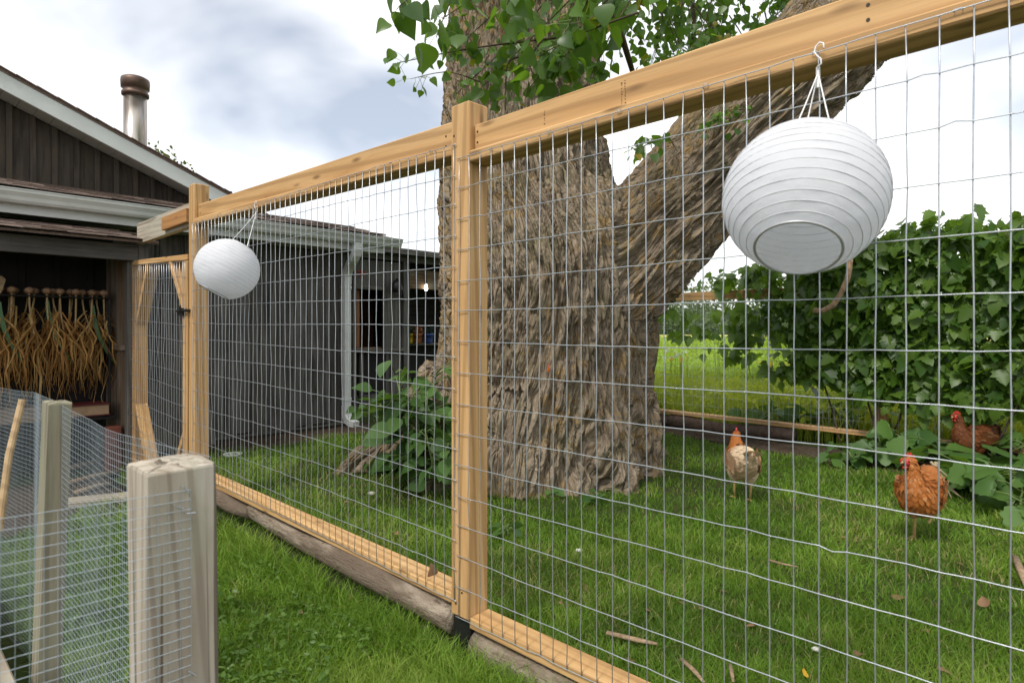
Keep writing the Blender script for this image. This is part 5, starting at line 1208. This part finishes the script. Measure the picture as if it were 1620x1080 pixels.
def cloth(path, zt, zb, step, r, name, wav, seed, extra_cols=None):
    """fine mesh along a plan path [(s,p)...]"""
    rn_ = random.Random(seed); P = [Vector(q) for q in path]; L = [0]
    for a, b in zip(P, P[1:]): L.append(L[-1]+(b-a).length)
    def pt(l):
        for i in range(len(P)-1):
            if l <= L[i+1] or i == len(P)-2: return P[i].lerp(P[i+1], (l-L[i])/(L[i+1]-L[i]))
    nc = int(L[-1]/step); nr = int((zt-zb)/step); mb = MB()
    def W_(l, z): 
        q = pt(l); h_ = (z-zb)/(zt-zb); w2 = wav*(.4+.6*h_)*(math.sin(l*7+seed)+.6*math.sin(l*17+z*3)); return F(q.x+w2*.4, q.y+w2, z+.008*math.sin(l*5+seed)*h_)
    for i in range(nc+1):
        l = i*step; mb.tube([W_(l, zb+(zt-zb)*k/5) for k in range(6)], r, 4, False)
    nh = max(6, nc//6)
    for j in range(nr+1):
        z = zt-j*step; mb.tube([W_(L[-1]*k/nh, z) for k in range(nh+1)], r, 4, False)
    return mb.build(name, M_CLOTH, low)
cloth([(.57, -1.004), (-.40, -1.018), (-.90, -1.00), (-1.46, -1.06), (-2.4, -1.10)], .885, .02, .0138, .00044, 'wire_mesh', .004, 2)
cloth([(.6455, -1.050), (.6455, -1.10), (.65, -1.70)], .874, .03, .0132, .00042, 'wire_mesh', .0015, 5)
mb = MB()
for (p_, z, a) in ((-1.058, .868, 1.0), (-1.066, .846, .5), (-1.052, .836, .1), (-1.05, .62, .8), (-1.06, .50, .3)):
    c = Vector((.6475, p_, z)); d = Vector((0, math.cos(a)*.0055, math.sin(a)*-.0055)); mb.tube([c-d+Vector((-.004, 0, 0)), c-d+Vector((.0015, 0, 0)), c+d+Vector((.0015, 0, 0)), c+d+Vector((-.004, 0, 0))], .0009, 5)
tag(fmesh(mb, 'staple', M_GALV, low), kind='stuff')
beam('base_board', F(.55, -1.115, .12), F(-2.4, -1.16, .12), .035, .24, M_GREY, low, .004)
o = beam('bed_timber', F(.60, -1.30, .045), F(-2.2, -1.36, .045), .09, .085, M_OLDB, None, .006); tag(o, 'tan timber lying along the outside of the low mesh fence', 'timber')
o = MB().tube([at(-2, 840, 1.30), at(14, 720, 1.34), at(35, 632, 1.38)], [.0075, .0072, .007], 10).build('stick', wood('stick_wood', (.34, .22, .11), (.46, .32, .17), (.52, .38, .22), knots=.2), None); tag(o, 'thin straight wooden stick leaning on the low mesh fence', 'stick')
o = beam('plank', gnd(60, 806), gnd(236, 788), .16, .04, M_GREY, None, .004); o.location.z += .02; tag(o, 'weathered plank lying in the grass behind the low mesh fence', 'plank')
for k, (a, b, lb) in enumerate((((90, 745), (190, 722), 'thin brown stick on the soil, farthest of three by the lean-to'), ((95, 768), (190, 745), 'brown stick on the soil, middle one by the lean-to'), ((120, 780), (175, 765), 'short brown stick in the grass just behind the plank'))):
    A, B_ = gnd(*a, z=.03), gnd(*b, z=.03); o = MB().tube([A, (A+B_)/2+Vector((0, .02, .005)), B_], [.022, .020, .016], 8).build('stick', M_OLDB, None, None, True); tag(o, lb, 'stick')

# ================================================================== LAWN
def m_lawn():
    s = NT('grass_blades'); t = s.attr('tint'); st = s.attr('straw')
    c = s.ramp(t, [(0., (.055, .12, .011)), (.45, (.125, .245, .021)), (.8, (.185, .32, .033)), (1., (.26, .37, .06))]); c = s.mix(st, c, (.40, .32, .15))
    tc_ = s.mix(.5, c, (.26, .38, .03)); return s.bsdf(c, .5, spec=.3, trans=(.40, tc_))
M_GRASS = m_lawn(); rn = np.random.default_rng(99)
def lawn_points(N, rmax):
    r = np.exp(rn.uniform(math.log(1.15), math.log(rmax), N)); a = rn.uniform(-.86, .80, N); X, Y = np.sin(a)*r, np.cos(a)*r
    sv = (X-P0.x)*E.x+(Y-P0.y)*E.y; pv = (X-P0.x)*G.x+(Y-P0.y)*G.y
    ok = (behind_back(X, Y) < -.55+.12*np.sin(X*5)) & (pv > -1.0) & (sv > -4.05+.12*np.sin(pv*6)) & ~((pv < -.1) & (sv < -2.7+.2*np.sin(pv*5)))
    ok &= ((X-.17)**2+(Y-4.9)**2 > 1.0) & ~((pv > -.03) & (pv < .10) & (sv > -2.46))
    th_ = fbm(np.stack([X*1.6, Y*1.6, X*0], 1), 3, 61)
    bare = ((X-.15)/1.9)**2+((Y-4.75)/1.35)**2 < 1.0         # thin turf under the trunk
    ok &= ~(bare & (rn.random(N) < .45)) & (rn.random(N) < np.where(th_ < .38, .55, 1))
    return X[ok], Y[ok], r[ok], sv[ok], pv[ok]
X, Y, r, sv, pv = lawn_points(400000, 8.2); N = len(X)
front = pv < 0
cl = fbm(np.stack([X*2.2, Y*2.2, X*0], 1), 3, 62); cl2 = fbm(np.stack([X*9, Y*9, X*0], 1), 2, 63)
h = (.020+.044*rn.random(N))*(.65+.8*cl2)*np.where(front, 1.1, .82)*np.where((np.abs(pv) < .16) & (sv > -2.3), 1.7, 1)
wd = np.maximum(.0026, .0012*r)*rn.uniform(.7, 1.5, N)
V, Q, tn = strips(np.stack([X, Y, np.zeros(N)], 1), h, wd, rn.uniform(.3, 1.25, N), rn, 2)
tint = np.clip(.14+.50*tn+1.5*(np.repeat(cl, 6)-.45)+.55*(np.repeat(cl2, 6)-.5)+.16*np.repeat(front, 6), 0, 1)
strawp = np.where(front, .025, .035+.16*sstep(.5, .62, fbm(np.stack([X*1.1+9, Y*1.1, X*0], 1), 3, 66))+.05*(r < 2.6)); straw = np.repeat((rn.random(N) < strawp)*rn.uniform(.4, 1, N), 6)
tag(link('lawn_grass', np_mesh('lawn_grass', V, [Q], M_GRASS, True, {'tint': tint, 'straw': straw})), 'green lawn grass on both sides of the fence', 'grass', kind='stuff')
# clover and broad leaves in the near turf
N = 16000; X, Y, r, sv, pv = lawn_points(N*2, 4.5); ok = (pv < -.05) & (fbm(np.stack([X*3, Y*3, X*0], 1), 2, 68) > .47); X, Y = X[ok], Y[ok]; N = len(X)
pos = np.stack([X, Y, rn.uniform(.02, .06, N)], 1); R = rotmats(rn.normal(0, 1, (N, 3))*np.array([1, 1, .25]), np.tile([0, 0, 1.], (N, 1))+rn.normal(0, .3, (N, 3)), rn.normal(0, .4, N))
V, T, tn = merged(pos, R, rn.uniform(.012, .030, N), LS_PE, rn)
tag(link('clover', np_mesh('clover', V, [T], leafmat('clover_leaf', (.055, .125, .015), (.12, .21, .03), trans=.3), True, {'tint': tn})), 'small bright clover leaves in the near turf', 'clover', kind='stuff')

# ================================================================== LITTER
M_DEAD = plain('dead_leaf', (.22, .125, .065), .8, var=.5, sc=40)
dm = [np_mesh('fallen_leaf', V, [T], M_DEAD, True) for V, T in leafset(DELTOID, fold=.6, droop=.5, var=4, seed=9)]
r2 = random.Random(14)
spots = [(398, 1045), (560, 940), (470, 965), (520, 870), (545, 795), (625, 845), (725, 1050), (750, 1058), (505, 1000), (605, 995), (1108, 960), (1085, 955), (1020, 962), (1410, 1055), (1485, 1052), (1336, 848), (1520, 890), (1560, 960), (1410, 940), (925, 925), (890, 955), (1190, 985), (1005, 1045), (1350, 1035), (1150, 935), (640, 800), (1470, 1000), (1590, 1020)]
for px, py in spots:
    q = gnd(px, py, .024); R = Euler((r2.uniform(-.7, .7), r2.uniform(-.7, .7), r2.uniform(0, 6.28))).to_matrix()
    o = link('fallen_leaf', dm[r2.randrange(4)], None, Matrix.Translation(q) @ R.to_4x4() @ Matrix.Scale(r2.uniform(.022, .05), 4)); tag(o, 'dry brown leaf lying in the lawn', 'leaf', 'fallen leaves in the lawn')
q = F(-.20, .03, .222); o = link('fallen_leaf', dm[1], None, Matrix.Translation(q) @ Euler((1.1, .5, .6)).to_matrix().to_4x4() @ Matrix.Scale(.065, 4)); tag(o, 'curled brown leaf caught on the bottom rail by the middle post', 'leaf')
M_YEL = plain('yellow_leaf', (.55, .32, .02), .6, sc=40)
V, T = leafset(DELTOID, fold=.5, droop=.4, var=1, seed=3)[0]; q = gnd(1272, 1068, .04); o = link('fallen_leaf', np_mesh('fallen_leaf', V, [T], M_YEL, True), None, Matrix.Translation(q) @ Euler((.9, -.4, 1.)).to_matrix().to_4x4() @ Matrix.Scale(.03, 4)); tag(o, 'bright yellow fallen leaf at the bottom edge of the lawn', 'leaf')
def stone(px, py, sz_, label, col):
    bm = bmesh.new(); bmesh.ops.create_icosphere(bm, subdivisions=2, radius=1); rr_ = random.Random(px)
    for v_ in bm.verts: v_.co = Vector((v_.co.x*1.3, v_.co.y, v_.co.z*.6))*rr_.uniform(.85, 1.1)*sz_
    me = bpy.data.meshes.new('stone'); bm.to_mesh(me); bm.free(); setmat(me, plain('stone_%d' % px, col, .9), True); o = link('stone', me, None, Matrix.Translation(gnd(px, py, .02))); tag(o, label, 'stone')
stone(1291, 1026, .012, 'small white pebble in the lawn above the yellow leaf', (.6, .58, .52)); stone(588, 780, .022, 'pale pebble in the grass left of the burdock', (.5, .48, .42)); stone(916, 870, .014, 'tiny white pebble in the lawn right of the middle post', (.6, .6, .56))
M_STICK = plain('bare_stick', (.30, .21, .13), .9, var=.5, sc=60)
for pts, rr_, lb in ((((960, 1000), (1010, 1012), (1040, 1018)), .011, 'piece of pale bark lying in the lawn near the bottom rail'), (((1078, 1042), (1098, 1060), (1114, 1079)), .008, 'thin broken stick in the lawn at the bottom edge'), (((1215, 885), (1240, 892), (1262, 896)), .007, 'thin straw-coloured stick in the middle of the lawn'), (((1606, 880), (1614, 900), (1625, 930)), .014, 'weathered stick at the right picture edge'), (((1155, 1050), (1158, 1065), (1160, 1078)), .006, 'short reddish stick at the bottom of the lawn')):
    P = [gnd(a, b, .04) for a, b in pts]; o = MB().tube(P, [rr_, rr_*1.1, rr_*.6], 7, True, .6).build('stick', M_STICK, None, None, True); tag(o, lb, 'stick')
A = at(1478, 735, 3.9); t = thing('dry_stalk', (A.x, A.y, 0), 'bundle of pale dry stalks hanging among the squash leaves', 'stalk'); mb = MB()
for k in range(6): mb.tube([A+Vector((r2.gauss(0, .01), 0, .02)), A+Vector((.03+r2.gauss(0, .02), -.03, -.08)), A+Vector((.05+r2.gauss(0, .04), -.05, -.20+r2.gauss(0, .02)))], [.006, .005, .003], 5)
mb.build('stems', plain('pale_stalk', (.42, .34, .22), .8, sc=40), t)
# mulch at the lower left corner
N = 500; ss = rn.uniform(-.4, .9, N); pp = rn.uniform(-1.75, -1.36, N); V, Fc = [], []; mb = MB()
for a, b in zip(ss, pp):
    mb.box(F(a, b, .035+r2.uniform(-.005, .01)), (r2.uniform(.015, .05), r2.uniform(.01, .025), r2.uniform(.004, .01)), Euler((r2.uniform(-.4, .4), r2.uniform(-.4, .4), r2.uniform(0, 3))).to_matrix())
o = mb.build('mulch', plain('mulch_chips', (.22, .14, .08), .9, var=.6, sc=25)); tag(o, 'loose wood chip mulch in the lower left corner', 'mulch', kind='stuff')
